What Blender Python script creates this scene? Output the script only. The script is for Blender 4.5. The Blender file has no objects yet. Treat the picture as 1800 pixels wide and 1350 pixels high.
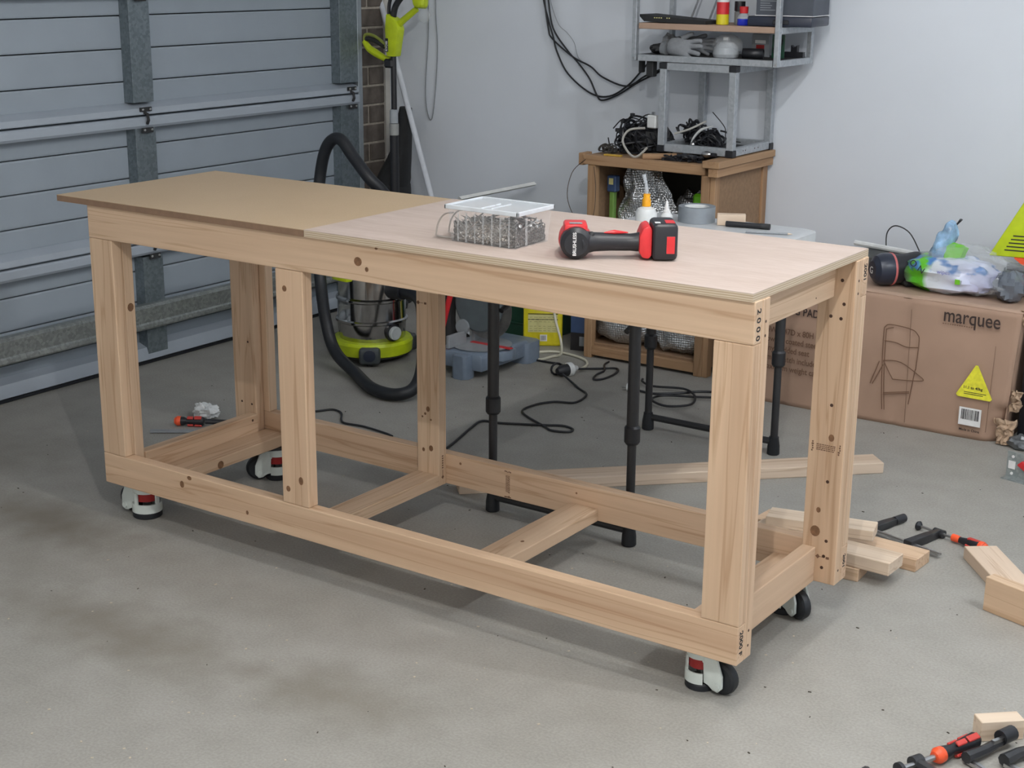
import bpy, bmesh, math, random
from mathutils import Vector, Matrix, noise
S = bpy.context.scene
C = S.collection
R = math.radians
PI = math.pi
random.seed(7)

# ------------------------------------------------------------------ camera
yaw, pitch, roll = -0.60305, -0.27868, 0.00838
fw = Vector((math.cos(pitch)*math.sin(yaw), math.cos(pitch)*math.cos(yaw), math.sin(pitch)))
rt = Vector((math.cos(yaw), -math.sin(yaw), 0)); up = rt.cross(fw)
r2 = rt*math.cos(roll)+up*math.sin(roll); u2 = -rt*math.sin(roll)+up*math.cos(roll)
cd = bpy.data.cameras.new('camera'); cam = bpy.data.objects.new('camera', cd); C.objects.link(cam)
cd.sensor_width = 36; cd.lens = 52.64; cd.clip_start = .05
cam.matrix_world = Matrix(((r2.x, u2.x, -fw.x, 3.2544), (r2.y, u2.y, -fw.y, -2.6767), (r2.z, u2.z, -fw.z, 1.5648), (0, 0, 0, 1)))
S.camera = cam
# ------------------------------------------------------------------ world, lamps, exposure
w = bpy.data.worlds.new('world'); S.world = w; w.use_nodes = True
w.node_tree.nodes['Background'].inputs[0].default_value = (1, .98, .94, 1)
w.node_tree.nodes['Background'].inputs[1].default_value = 1.05
def lamp(name, loc, power, radius, col):
    l = bpy.data.lights.new(name, 'POINT'); l.shadow_soft_size = radius; l.energy = power; l.color = col
    o = bpy.data.objects.new(name, l); o.location = loc; C.objects.link(o)
lamp('ceiling_lamp', (2.0, -.13, 2.55), 32, .012, (1, .97, .92))
lamp('ceiling_lamp', (2.65, -1.72, 2.55), 86, .012, (1, .98, .95))
lamp('ceiling_lamp', (2.0, 1.10, 2.55), 16, .05, (.95, .98, 1))
lamp('ceiling_lamp', (3.7, .45, 2.55), 60, .02, (.95, .98, 1))
S.view_settings.view_transform = 'Standard'; S.view_settings.look = 'None'
S.view_settings.gamma = 1; S.view_settings.use_curve_mapping = False
S.view_settings.exposure = 0.0

# ------------------------------------------------------------------ materials
def lin(c):
    if isinstance(c, str):
        c = tuple(int(c[i:i+2], 16)/255 for i in (0, 2, 4))
        c = tuple(x/12.92 if x < .04045 else ((x+.055)/1.055)**2.4 for x in c)
    return (*c, 1)
class NT:
    def __init__(s, name):
        s.m = bpy.data.materials.new(name); s.m.use_nodes = True; s.t = s.m.node_tree
        s.b = s.t.nodes['Principled BSDF']
    def n(s, typ, **k):
        x = s.t.nodes.new(typ)
        for a, v in k.items():
            if a.startswith('i_'):
                key = a[2:]; key = int(key) if key.isdigit() else key.replace('_', ' ')
                x.inputs[key].default_value = v
            else: setattr(x, a, v)
        return x
    def l(s, a, b): s.t.links.new(a, b)
    def ramp(s, fac, stops):
        r = s.n('ShaderNodeValToRGB'); e = r.color_ramp.elements
        while len(e) < len(stops): e.new(.5)
        for i, (p, c) in enumerate(stops): e[i].position = p; e[i].color = lin(c)
        s.l(fac, r.inputs[0]); return r.outputs[0]
    def mix(s, fac, a, b, mode='MIX'):
        x = s.n('ShaderNodeMix', data_type='RGBA', blend_type=mode)
        for sock, v in ((x.inputs[0], fac), (x.inputs[6], a), (x.inputs[7], b)):
            if hasattr(v, 'links'): s.l(v, sock)
            elif isinstance(v, (int, float)): sock.default_value = v
            else: sock.default_value = lin(v)
        return x.outputs[2]
    def bump(s, h, st, dist=.002):
        b = s.n('ShaderNodeBump', i_Strength=st, i_Distance=dist); s.l(h, b.inputs['Height']); s.l(b.outputs[0], s.b.inputs['Normal'])
    def coord(s, scale=(1, 1, 1), rnd=0, rot=(0, 0, 0)):
        tc = s.n('ShaderNodeTexCoord'); mp = s.n('ShaderNodeMapping'); mp.inputs['Scale'].default_value = scale
        mp.inputs['Rotation'].default_value = rot
        s.l(tc.outputs['Object'], mp.inputs[0])
        if rnd:
            oi = s.n('ShaderNodeObjectInfo'); m = s.n('ShaderNodeMath', operation='MULTIPLY', i_1=rnd)
            s.l(oi.outputs['Random'], m.inputs[0]); s.l(m.outputs[0], mp.inputs['Location'])
        return mp.outputs[0]
def plain(name, col, rough=.5, metal=0, noise_amt=.08, scale=30, bump=0, spec=.5, coat=0):
    t = NT(name); co = t.coord((scale,)*3, 3)
    nz = t.n('ShaderNodeTexNoise', i_Scale=1, i_Detail=4); t.l(co, nz.inputs[0])
    c = lin(col)[:3]
    t.l(t.ramp(nz.outputs[0], [(.3, tuple(x*(1-noise_amt) for x in c)), (.7, tuple(min(1, x*(1+noise_amt)) for x in c))]), t.b.inputs['Base Color'])
    t.b.inputs['Roughness'].default_value = rough; t.b.inputs['Metallic'].default_value = metal
    t.b.inputs['Specular IOR Level'].default_value = spec; t.b.inputs['Coat Weight'].default_value = coat
    if bump: t.bump(nz.outputs[0], bump)
    return t.m
def pine(name, axis, base=((.67, .50, .355), (.53, .365, .245)), knots=True):
    t = NT(name)
    L, W = .55, 15
    sc = {'x': (L, W, W), 'y': (W, L, W), 'z': (W, W, L)}[axis]
    co = t.coord(sc, 37)
    n1 = t.n('ShaderNodeTexNoise', i_Scale=1.0, i_Detail=3, i_Distortion=.4); t.l(co, n1.inputs[0])
    fine = t.n('ShaderNodeTexNoise', i_Scale=6, i_Detail=3); t.l(co, fine.inputs[0])
    ma = t.n('ShaderNodeMath', operation='MULTIPLY', i_1=7.0); t.l(n1.outputs[0], ma.inputs[0])
    fr = t.n('ShaderNodeMath', operation='PINGPONG', i_1=.5); t.l(ma.outputs[0], fr.inputs[0])
    rings = t.ramp(fr.outputs[0], [(.0, (.74, .66, .58)), (.14, (1, 1, 1)), (.5, (1, 1, 1))])
    a, b = base
    c0 = t.ramp(n1.outputs[0], [(.25, b), (.55, a), (.8, tuple(x*1.04 for x in a))])
    c1 = t.mix(.75, c0, rings, 'MULTIPLY')
    f2 = t.ramp(fine.outputs[0], [(.3, (.86, .84, .82)), (.7, (1, 1, 1))])
    c2 = t.mix(.55, c1, f2, 'MULTIPLY')
    oi = t.n('ShaderNodeObjectInfo')
    tint = t.ramp(oi.outputs['Random'], [(0, (.95, .90, .86)), (.5, (1, .985, .95)), (1, (1.0, .95, .90))])
    c3 = t.mix(1, c2, tint, 'MULTIPLY')
    t.l(c3, t.b.inputs['Base Color']); t.b.inputs['Roughness'].default_value = .62
    t.bump(fine.outputs[0], .12, .001)
    return t.m
PX, PY, PZ = pine('pine_lengthwise', 'x'), pine('pine_crosswise', 'y'), pine('pine_upright', 'z')
WHT = ((.74, .62, .50), (.62, .49, .37))
WX = pine('pale_pine_lengthwise', 'x', WHT); WY = pine('pale_pine_crosswise', 'y', WHT)
CH = ((.42, .27, .155), (.30, .18, .10))
CBX, CBZ, CBY = pine('aged_timber_lengthwise', 'x', CH), pine('aged_timber_upright', 'z', CH), pine('aged_timber_crosswise', 'y', CH)
def mdf():
    t = NT('mdf'); co = t.coord((1, 1, 1), 0)
    a = t.n('ShaderNodeTexNoise', i_Scale=300, i_Detail=2); b = t.n('ShaderNodeTexNoise', i_Scale=3, i_Detail=3)
    t.l(co, a.inputs[0]); t.l(co, b.inputs[0])
    c = t.mix(.5, t.ramp(a.outputs[0], [(.3, (.43, .315, .19)), (.7, (.53, .40, .26))]), t.ramp(b.outputs[0], [(.3, (.44, .32, .195)), (.7, (.52, .39, .25))]))
    t.l(c, t.b.inputs['Base Color']); t.b.inputs['Roughness'].default_value = .5; return t.m
def plyface():
    t = NT('plywood_face'); co = t.coord((2.2, 22, 22), 0)
    a = t.n('ShaderNodeTexNoise', i_Scale=1, i_Detail=4, i_Distortion=.3); b = t.n('ShaderNodeTexNoise', i_Scale=8, i_Detail=2)
    t.l(co, a.inputs[0]); t.l(co, b.inputs[0])
    c = t.mix(.35, t.ramp(a.outputs[0], [(.3, (.47, .375, .32)), (.7, (.56, .465, .415))]), t.ramp(b.outputs[0], [(.35, (.44, .345, .295)), (.65, (.58, .485, .435))]))
    t.l(c, t.b.inputs['Base Color']); t.b.inputs['Roughness'].default_value = .55; return t.m
def plyedge():
    t = NT('plywood_edge'); co = t.coord((1, 1, 1), 0)
    sx = t.n('ShaderNodeSeparateXYZ'); t.l(co, sx.inputs[0])
    m = t.n('ShaderNodeMath', operation='MULTIPLY', i_1=210.0); t.l(sx.outputs[2], m.inputs[0])
    nz = t.n('ShaderNodeTexNoise', i_Scale=9, i_Detail=2); t.l(co, nz.inputs[0])
    ad = t.n('ShaderNodeMath', operation='ADD'); t.l(m.outputs[0], ad.inputs[0]); t.l(nz.outputs[0], ad.inputs[1])
    f = t.n('ShaderNodeMath', operation='PINGPONG', i_1=.5); t.l(ad.outputs[0], f.inputs[0])
    t.l(t.ramp(f.outputs[0], [(.1, (.40, .30, .20)), (.3, (.60, .50, .37))]), t.b.inputs['Base Color']); t.b.inputs['Roughness'].default_value = .7; return t.m
MDF, PLY, PLYE = mdf(), plyface(), plyedge()
def concrete():
    t = NT('concrete'); co = t.coord((1, 1, 1), 0)
    big = t.n('ShaderNodeTexNoise', i_Scale=1.3, i_Detail=5, i_Roughness=.6); med = t.n('ShaderNodeTexNoise', i_Scale=9, i_Detail=5); fine = t.n('ShaderNodeTexNoise', i_Scale=160, i_Detail=3)
    for x in (big, med, fine): t.l(co, x.inputs[0])
    c = t.ramp(big.outputs[0], [(.32, (.255, .245, .217)), (.5, (.31, .30, .27)), (.7, (.35, .34, .312))])
    c = t.mix(.45, c, t.ramp(med.outputs[0], [(.3, (.25, .24, .215)), (.65, (.36, .35, .32))]))
    c = t.mix(.3, c, t.ramp(fine.outputs[0], [(.35, (.24, .232, .21)), (.65, (.42, .41, .38))]))
    for (x, y, rx, ry, st) in ((-.12, -.12, .42, .16, .8), (.62, -.50, .5, .17, .6), (1.25, -.45, .3, .15, .5), (.05, -.35, .35, .22, .3), (-.7, .1, .3, .4, .35), (.25, 2.0, .25, .2, .25)):
        mp = t.n('ShaderNodeMapping'); mp.inputs['Location'].default_value = (-x/rx, -y/ry, 0); mp.inputs['Scale'].default_value = (1/rx, 1/ry, 1)
        t.l(co, mp.inputs[0]); le = t.n('ShaderNodeVectorMath', operation='LENGTH'); t.l(mp.outputs[0], le.inputs[0])
        ad = t.n('ShaderNodeMath', operation='ADD'); t.l(le.outputs['Value'], ad.inputs[0]); t.l(med.outputs[0], ad.inputs[1])
        mr = t.n('ShaderNodeMapRange', i_1=.6, i_2=1.5, i_3=st, i_4=0.0); t.l(ad.outputs[0], mr.inputs[0])
        c = t.mix(mr.outputs[0], c, (.17, .145, .115))
    t.l(c, t.b.inputs['Base Color']); t.b.inputs['Roughness'].default_value = .62
    t.bump(fine.outputs[0], .15, .001); return t.m
def galv(name, a, b, rough=.45, metal=.6):
    t = NT(name); co = t.coord((95, 95, 95), 5)
    v = t.n('ShaderNodeTexVoronoi', i_Scale=1.0); t.l(co, v.inputs[0])
    bw = t.n('ShaderNodeRGBToBW'); t.l(v.outputs['Color'], bw.inputs[0])
    t.l(t.ramp(bw.outputs[0], [(.2, a), (.8, b)]), t.b.inputs['Base Color'])
    t.b.inputs['Metallic'].default_value = metal; t.b.inputs['Roughness'].default_value = rough; return t.m
CONC = concrete()
WALL = plain('painted_wall', (.70, .745, .81), .7, 0, .02, 3)
CEIL = plain('ceiling_paint', (.75, .76, .78), .8, 0, .02, 3)
DOORP = plain('door_paint', (.295, .34, .385), .42, 0, .03, 6)
DOORL = plain('door_beam_paint', (.36, .405, .46), .38, 0, .03, 6)
GALV = galv('galvanised_steel', (.16, .195, .215), (.22, .26, .285)); GALVB = galv('zinc_strut', (.25, .27, .26), (.36, .38, .37), .4)
ALU = galv('grey_angle_metal', (.36, .39, .42), (.44, .47, .50), .4, .35)
BRK = plain('brick_clay', (.115, .095, .08), .85, 0, .25, 25, .4); MORT = plain('mortar', (.40, .36, .30), .9, 0, .15, 60, .3)
BLK = plain('black_plastic', (.013, .014, .018), .42); BLKM = plain('black_matte', (.02, .021, .023), .7); BLKF = plain('black_steel', (.022, .023, .026), .4)
RUB = plain('rubber', (.009, .011, .015), .5); NAVY = plain('dark_navy_plastic', (.02, .026, .045), .35)
WHP = plain('white_plastic', (.72, .74, .74), .35); CAST = plain('cast_white', (.60, .65, .62), .3, 0, .04); WHC = plain('white_cable', (.66, .64, .52), .5)
RED = plain('red_plastic', (.60, .025, .03), .35); DRED = plain('deep_red_plastic', (.30, .012, .012), .35); ORG = plain('orange_red_plastic', (.85, .10, .03), .4); YEL = plain('yellow_plastic', (.72, .62, .02), .38)
LIME = plain('lime_plastic', (.50, .62, .012), .38); INL = plain('handle_red', (.52, .045, .035), .45); ORC = plain('orange_cap', (.85, .38, .01), .4)
STEEL = plain('steel', (.5, .5, .5), .28, 1, .1); CHR = plain('polished_steel', (.50, .49, .48), .13, 1, .08); CHD = plain('dull_steel', (.32, .305, .29), .34, 1, .2)
GREY = plain('grey_plastic', (.25, .27, .29), .5); SAWG = plain('saw_blue_grey', (.19, .24, .31), .4); SAWL = plain('saw_table_grey', (.34, .36, .38), .4, .2)
BLUE = plain('blue_box', (.05, .09, .20), .4); DGREEN = plain('dark_green_plastic', (.012, .06, .035), .3); GREEN = plain('green_plastic', (.16, .52, .02), .4)
INK = plain('ink', (.02, .018, .02), .8); INKB = plain('box_ink', (.04, .025, .022), .8); PRT = plain('brown_print', (.16, .085, .05), .8)
CARD = plain('cardboard', (.38, .25, .18), .78, 0, .05, 8, .05); CARDT = plain('cardboard_top', (.42, .29, .215), .78, 0, .05, 8)
CHIP = plain('chipboard', (.28, .175, .10), .75, 0, .12, 60); TABLEW = plain('moulded_table_top', (.60, .62, .64), .45, 0, .03, 40)
TAPE = plain('duct_tape_silver', (.27, .30, .33), .4, .2); LABEL = plain('paper_label', (.78, .78, .78), .6); PAPER = plain('tissue_paper', (.8, .82, .82), .8)
KNOT = plain('knot_wood', (.19, .095, .045), .6, 0, .3, 90); HOLE = plain('screw_hole_dark', (.05, .02, .01), .6)
LEMON = plain('pale_label_print', (.66, .62, .28), .5); CLOTH = plain('grey_glove_fabric', (.24, .255, .275), .9, 0, .06, 80, .2)
CREASE = plain('cardboard_crease', (.20, .12, .08), .8); FLESH = plain('torn_cardboard', (.45, .32, .22), .9, 0, .2, 60)
def clear(name, col=(.9, .93, .96), mixf=.82, rough=.12):
    t = NT(name); tr = t.n('ShaderNodeBsdfTransparent'); tr.inputs[0].default_value = (1, 1, 1, 1)
    mx = t.n('ShaderNodeMixShader'); mx.inputs[0].default_value = mixf
    t.b.inputs['Base Color'].default_value = lin(col); t.b.inputs['Roughness'].default_value = rough
    out = t.t.nodes['Material Output']; t.l(t.b.outputs[0], mx.inputs[1]); t.l(tr.outputs[0], mx.inputs[2]); t.l(mx.outputs[0], out.inputs[0])
    return t.m
CLR = clear('clear_plastic', mixf=.94); FROST = clear('frosted_plastic', (.62, .66, .70), .42, .3); FILM = clear('clear_film', (.75, .79, .82), .80, .15); CLRR = clear('plastic_rib', (.8, .83, .85), .72, .2)
def foil():
    t = NT('bubble_foil'); co = t.coord((110, 110, 110), 0)
    v = t.n('ShaderNodeTexVoronoi', i_Scale=1.0, i_Randomness=.2); t.l(co, v.inputs[0])
    t.b.inputs['Base Color'].default_value = (.62, .65, .68, 1); t.b.inputs['Metallic'].default_value = .9; t.b.inputs['Roughness'].default_value = .34
    t.bump(v.outputs['Distance'], .8, .006); return t.m
FOIL = foil()
def packet():
    t = NT('printed_wrapper'); co = t.coord((1, 1, 1), 0)
    sx = t.n('ShaderNodeSeparateXYZ'); t.l(co, sx.inputs[0])
    nz = t.n('ShaderNodeTexNoise', i_Scale=9, i_Detail=1); t.l(co, nz.inputs[0])
    m = t.n('ShaderNodeMath', operation='MULTIPLY_ADD', i_1=.10); t.l(nz.outputs[0], m.inputs[0]); t.l(sx.outputs[0], m.inputs[2])
    t.l(t.ramp(m.outputs[0], [(0, (.12, .50, .02)), (.001, (.12, .50, .02))]), t.b.inputs['Base Color'])
    mr = t.n('ShaderNodeMapRange', i_1=-.12, i_2=.22); t.l(m.outputs[0], mr.inputs[0])
    c = t.ramp(mr.outputs[0], [(0, (.15, .16, .17)), (.14, (.10, .48, .02)), (.30, (.12, .50, .02)), (.34, (.70, .75, .80)), (.8, (.62, .66, .86)), (1, (.45, .48, .75))])
    m2 = t.n('ShaderNodeMapRange', i_1=-.02, i_2=.10); t.l(sx.outputs[2], m2.inputs[0])
    n3 = t.n('ShaderNodeTexNoise', i_Scale=14, i_Detail=2); t.l(co, n3.inputs[0])
    a3 = t.n('ShaderNodeMath', operation='MULTIPLY'); t.l(m2.outputs[0], a3.inputs[0]); t.l(n3.outputs[0], a3.inputs[1])
    st = t.ramp(a3.outputs[0], [(.46, (0, 0, 0)), (.54, (1, 1, 1))])
    c = t.mix(st, c, (.08, .22, .52))
    t.l(c, t.b.inputs['Base Color']); t.b.inputs['Roughness'].default_value = .25; return t.m
PACK = packet()

# ------------------------------------------------------------------ mesh helpers
class MB:
    def __init__(s, M=None): s.bm = bmesh.new(); s.M = M or Matrix()
    def add(s, vs, fs):
        v = [s.bm.verts.new(s.M @ Vector(p)) for p in vs]
        for f in fs:
            try: s.bm.faces.new([v[i] for i in f])
            except ValueError: pass
        return v
    def box(s, x0, x1, y0, y1, z0, z1, bev=0, M=None, seg=1):
        b = bmesh.new()
        v = [b.verts.new(p) for p in ((x0, y0, z0), (x1, y0, z0), (x1, y1, z0), (x0, y1, z0), (x0, y0, z1), (x1, y0, z1), (x1, y1, z1), (x0, y1, z1))]
        for f in ((3, 2, 1, 0), (4, 5, 6, 7), (0, 1, 5, 4), (1, 2, 6, 5), (2, 3, 7, 6), (3, 0, 4, 7)): b.faces.new([v[i] for i in f])
        if bev: bmesh.ops.bevel(b, geom=list(b.edges), offset=bev, segments=seg, affect='EDGES', profile=.5)
        s._take(b, M); return s
    def _take(s, b, M=None):
        T = s.M @ M if M is not None else s.M
        vm = {v: s.bm.verts.new(T @ v.co) for v in b.verts}
        for f in b.faces:
            try: s.bm.faces.new([vm[v] for v in f.verts])
            except ValueError: pass
        b.free()
    def tube(s, pts, r, n=8, caps=True, res=0, flat=None):
        P = [Vector(p) for p in pts]
        if res and len(P) > 2:
            Q = []; rr = []
            for i in range(len(P)-1):
                a, b_, c, d = P[max(i-1, 0)], P[i], P[i+1], P[min(i+2, len(P)-1)]
                for k in range(res):
                    u = k/res
                    Q.append(.5*((2*b_)+(c-a)*u+(2*a-5*b_+4*c-d)*u*u+(3*b_-a-3*c+d)*u**3))
                    if isinstance(r, (list, tuple)): rr.append(r[i]*(1-u)+r[i+1]*u)
            Q.append(P[-1]); P = Q
            if isinstance(r, (list, tuple)): r = rr+[r[-1]]
        if not isinstance(r, (list, tuple)): r = [r]*len(P)
        vs = []; fs = []; prev = None
        for i, p in enumerate(P):
            d = (P[min(i+1, len(P)-1)]-P[max(i-1, 0)])
            if d.length < 1e-9: d = Vector((0, 0, 1))
            d.normalize()
            if prev is None:
                a = Vector((0, 0, 1)) if abs(d.z) < .9 else Vector((1, 0, 0)); e1 = d.cross(a).normalized()
            else:
                e1 = (prev-d*prev.dot(d)); e1.normalize()
            prev = e1; e2 = d.cross(e1)
            for k in range(n):
                t = 2*PI*k/n; vs.append(p+(e1*math.cos(t)+e2*math.sin(t)*(flat or 1))*r[i])
        for i in range(len(P)-1):
            for k in range(n): fs.append((i*n+k, i*n+(k+1) % n, (i+1)*n+(k+1) % n, (i+1)*n+k))
        if caps: fs += [tuple(reversed(range(n))), tuple((len(P)-1)*n+k for k in range(n))]
        s.add(vs, fs); return s
    def cyl(s, p0, p1, r0, r1=None, n=20): return s.tube([p0, p1], [r0, r0 if r1 is None else r1], n)
    def lathe(s, prof, c=(0, 0, 0), axis='z', n=24):
        A = {'z': Matrix(), 'y': Matrix.Rotation(-PI/2, 4, 'X'), 'x': Matrix.Rotation(PI/2, 4, 'Y')}[axis]
        T = Matrix.Translation(c) @ A; vs = []; fs = []
        for (r, z) in prof:
            for k in range(n): vs.append(T @ Vector((r*math.cos(2*PI*k/n), r*math.sin(2*PI*k/n), z)))
        for i in range(len(prof)-1):
            for k in range(n): fs.append((i*n+k, i*n+(k+1) % n, (i+1)*n+(k+1) % n, (i+1)*n+k))
        if prof[0][0] > 1e-6: fs.append(tuple(reversed(range(n))))
        if prof[-1][0] > 1e-6: fs.append(tuple((len(prof)-1)*n+k for k in range(n)))
        s.add(vs, fs); return s
    def prism(s, poly, d0, d1, plane='xz', bev=0):
        # polygon in a plane, extruded from d0 to d1 along the third axis
        f = {'xz': lambda a, b, d: (a, d, b), 'xy': lambda a, b, d: (a, b, d), 'yz': lambda a, b, d: (d, a, b)}[plane]
        n = len(poly); b = bmesh.new()
        v = [b.verts.new(f(*p, d0)) for p in poly]+[b.verts.new(f(*p, d1)) for p in poly]
        b.faces.new(v[:n]); b.faces.new(v[n:][::-1])
        for i in range(n): b.faces.new((v[i], v[n+i], v[n+(i+1) % n], v[(i+1) % n]))
        if bev: bmesh.ops.bevel(b, geom=list(b.edges), offset=bev, segments=2, affect='EDGES', profile=.5)
        s._take(b); return s
    def ell(s, c, r, n=16, m=10, jit=0, seed=0, e=1):
        vs = []; fs = []
        sg = lambda x: math.copysign(abs(x)**e, x)
        for i in range(m+1):
            th = PI*i/m
            for k in range(n):
                ph = 2*PI*k/n
                d = Vector((sg(math.sin(th))*sg(math.cos(ph)), sg(math.sin(th))*sg(math.sin(ph)), sg(math.cos(th))))
                q = 1+jit*noise.noise(d*2.5+Vector((seed, seed*2, 0)))+jit*.5*noise.noise(d*6+Vector((seed, 0, seed)))
                vs.append((c[0]+d.x*r[0]*q, c[1]+d.y*r[1]*q, c[2]+d.z*r[2]*q))
        for i in range(m):
            for k in range(n): fs.append((i*n+k, (i+1)*n+k, (i+1)*n+(k+1) % n, i*n+(k+1) % n))
        s.add(vs, fs); return s
    def grid(s, fn, nu, nv):
        vs = [fn(i/nu, j/nv) for j in range(nv+1) for i in range(nu+1)]
        s.add(vs, [(j*(nu+1)+i, j*(nu+1)+i+1, (j+1)*(nu+1)+i+1, (j+1)*(nu+1)+i) for j in range(nv) for i in range(nu)]); return s
    def build(s, name, mat, parent=None, world=False, smooth=True, solid=0, sub=0, angle=28):
        bmesh.ops.remove_doubles(s.bm, verts=s.bm.verts, dist=1e-6)
        bmesh.ops.recalc_face_normals(s.bm, faces=s.bm.faces)
        if world and parent is not None:
            r = parent
            while r.parent: r = r.parent
            bmesh.ops.transform(s.bm, matrix=(Matrix.Translation(r.location) @ r.rotation_euler.to_matrix().to_4x4()).inverted(), verts=s.bm.verts)
        me = bpy.data.meshes.new(name); s.bm.to_mesh(me); s.bm.free()
        me.materials.append(mat)
        if smooth:
            me.polygons.foreach_set('use_smooth', [True]*len(me.polygons))
            try: me.set_sharp_from_angle(angle=R(angle))
            except Exception: pass
        o = bpy.data.objects.new(name, me); C.objects.link(o)
        if parent is not None: o.parent = parent
        if solid:
            m = o.modifiers.new('thickness', 'SOLIDIFY'); m.thickness = solid; m.offset = 0
        if sub:
            m = o.modifiers.new('subdivision', 'SUBSURF'); m.levels = sub; m.render_levels = sub
        return o
def tag(o, label=None, cat=None, group=None, kind=None):
    if label: o['label'] = label
    if cat: o['category'] = cat
    if group: o['group'] = group
    if kind: o['kind'] = kind
    return o
def thing(name, label, cat, loc=(0, 0, 0), rz=0, group=None):
    o = bpy.data.objects.new(name, None); o.empty_display_size = .05; C.objects.link(o)
    o.location = loc; o.rotation_euler = (0, 0, rz); return tag(o, label, cat, group)
def copy_tree(o, parent=None):
    c = o.copy(); C.objects.link(c)
    if parent is not None: c.parent = parent
    for ch in list(o.children): copy_tree(ch, c)
    return c
def frame(origin, X, Y):
    X = Vector(X).normalized(); Y = Vector(Y).normalized(); Z = X.cross(Y)
    o = Vector(origin)
    return Matrix(((X.x, Y.x, Z.x, o.x), (X.y, Y.y, Z.y, o.y), (X.z, Y.z, Z.z, o.z), (0, 0, 0, 1)))
def text(body, size, M, mat, parent, world=True, ext=.0003, align='LEFT', name='lettering', bold=0, xs=1):
    cu = bpy.data.curves.new('lettering', 'FONT'); cu.body = body; cu.size = size; cu.extrude = ext; cu.align_x = align; cu.offset = bold; cu.space_character = 1.0
    to = bpy.data.objects.new('lettering_source', cu); C.objects.link(to)
    dg = bpy.context.evaluated_depsgraph_get(); me = bpy.data.meshes.new_from_object(to.evaluated_get(dg)); bpy.data.objects.remove(to)
    T = M @ Matrix.Diagonal((xs, 1, 1, 1))
    if world and parent is not None:
        r = parent
        while r.parent: r = r.parent
        T = (Matrix.Translation(r.location) @ r.rotation_euler.to_matrix().to_4x4()).inverted() @ T
    me.transform(T); me.materials.clear(); me.materials.append(mat)
    o = bpy.data.objects.new(name, me); C.objects.link(o); o.parent = parent; return o
def mark(parent, name, mat, M, r, rx=1, world=True, n=12, th=.0004):
    m = MB(M @ Matrix.Diagonal((rx, 1, 1, 1))); m.cyl((0, 0, -.001), (0, 0, th), r, n=n); return m.build(name, mat, parent, world, smooth=False)
FRONT = lambda x, y, z: frame((x, y, z), (1, 0, 0), (0, 0, 1))      # faces -y
RIGHT = lambda x, y, z: frame((x, y, z), (0, 1, 0), (0, 0, 1))      # faces +x
TOP = lambda x, y, z: frame((x, y, z), (1, 0, 0), (0, 1, 0))

# ------------------------------------------------------------------ the garage
def struct(name, mb, mat, smooth=False): return tag(mb.build(name, mat, smooth=smooth), kind='structure')
struct('floor', MB().box(-1.30, 5.2, -4.2, 2.84, -.10, 0), CONC)
struct('wall_back', MB().box(-1.22, 5.2, 2.80, 2.95, 0, 2.65), WALL)
struct('wall_right', MB().box(5.0, 5.2, -4.2, 2.80, 0, 2.65), WALL)
struct('ceiling', MB().box(-1.40, 5.2, -4.2, 2.95, 2.65, 2.75), CEIL)
struct('wall_left', MB().box(-1.60, -1.40, -4.2, 2.95, 0, 2.65), WALL)
# brick pier between door and wall
pier = thing('brick_pier', None, None); del_keys = None
pier['kind'] = 'structure'; pier.name = 'trim_1'; pier['label'] = 'narrow dark brick pier between the garage door and the plastered wall'
MB().box(-1.36, -1.228, 2.545, 2.765, 0, 2.65).build('mortar_bed', MORT, pier, smooth=False)
zb0 = 1.252
k = 0; bricks = {}
for i in range(-15, 14):
    z0 = zb0+i*.0862
    if z0 < -.05 or z0 > 2.38: continue
    z0c = max(z0, .0)
    spans = [(2.552, 2.762)] if i % 2 == 0 else [(2.552, 2.648), (2.660, 2.762)]
    for (a, b) in spans:
        key = (round(b-a, 3), round(z0+.0762-z0c, 3))
        if key not in bricks:
            o = MB().box(-1.33, -1.221, 0, b-a, 0, z0+.0762-z0c, bev=.003).build('brick', BRK, pier)
            bricks[key] = o
        else:
            o = bricks[key].copy(); C.objects.link(o); o.parent = pier
        o.location = (random.uniform(-.002, .002), a, z0c)
struct('trim_2', MB().box(-1.30, -1.215, 2.766, 2.80, 0, 2.65), plain('plaster_edge', (.50, .48, .44), .8, 0, .06, 20))
# garage door
door = thing('door_1', None, None); door['kind'] = 'structure'; door['label'] = 'grey-blue sectional garage door seen from inside'
y0, y1 = -3.9, 2.50
SEC = .485; pl = None
for sct in range(4):
    for q in range(4):
        z = sct*SEC+q*SEC/4+.005
        if pl is None:
            m = MB(); m.prism([(-1.235, 0), (-1.2095, 0.002), (-1.2075, .008), (-1.2075, .112), (-1.2095, .1185), (-1.235, .1185)], y0, y1, 'xz')
            pl = m.build('panel', DOORP, door, smooth=False); o = pl
        else: o = pl.copy(); C.objects.link(o); o.parent = door
        o.location = (0, 0, z)
MB().box(-1.24, -1.236, y0, y1, .01, 1.95).build('door_skin', BLKM, door, smooth=False)
up_, lo_ = None, None
for j in range(1, 4):
    z = j*SEC
    # rounded meeting beams, one above and one below each joint
    P = [(-1.205, z+.046), (-1.165, z+.034), (-1.152, z+.028), (-1.150, z+.008), (-1.152, z+.004), (-1.205, z+.002)]
    Q = [(-1.205, z-.002), (-1.152, z-.004), (-1.146, z-.010), (-1.146, z-.036), (-1.154, z-.046), (-1.205, z-.052)]
    MB().prism(P, y0, y1, 'xz').build('meeting_rail', DOORL, door); MB().prism(Q, y0, y1, 'xz').build('meeting_rail', DOORL, door)
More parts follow.
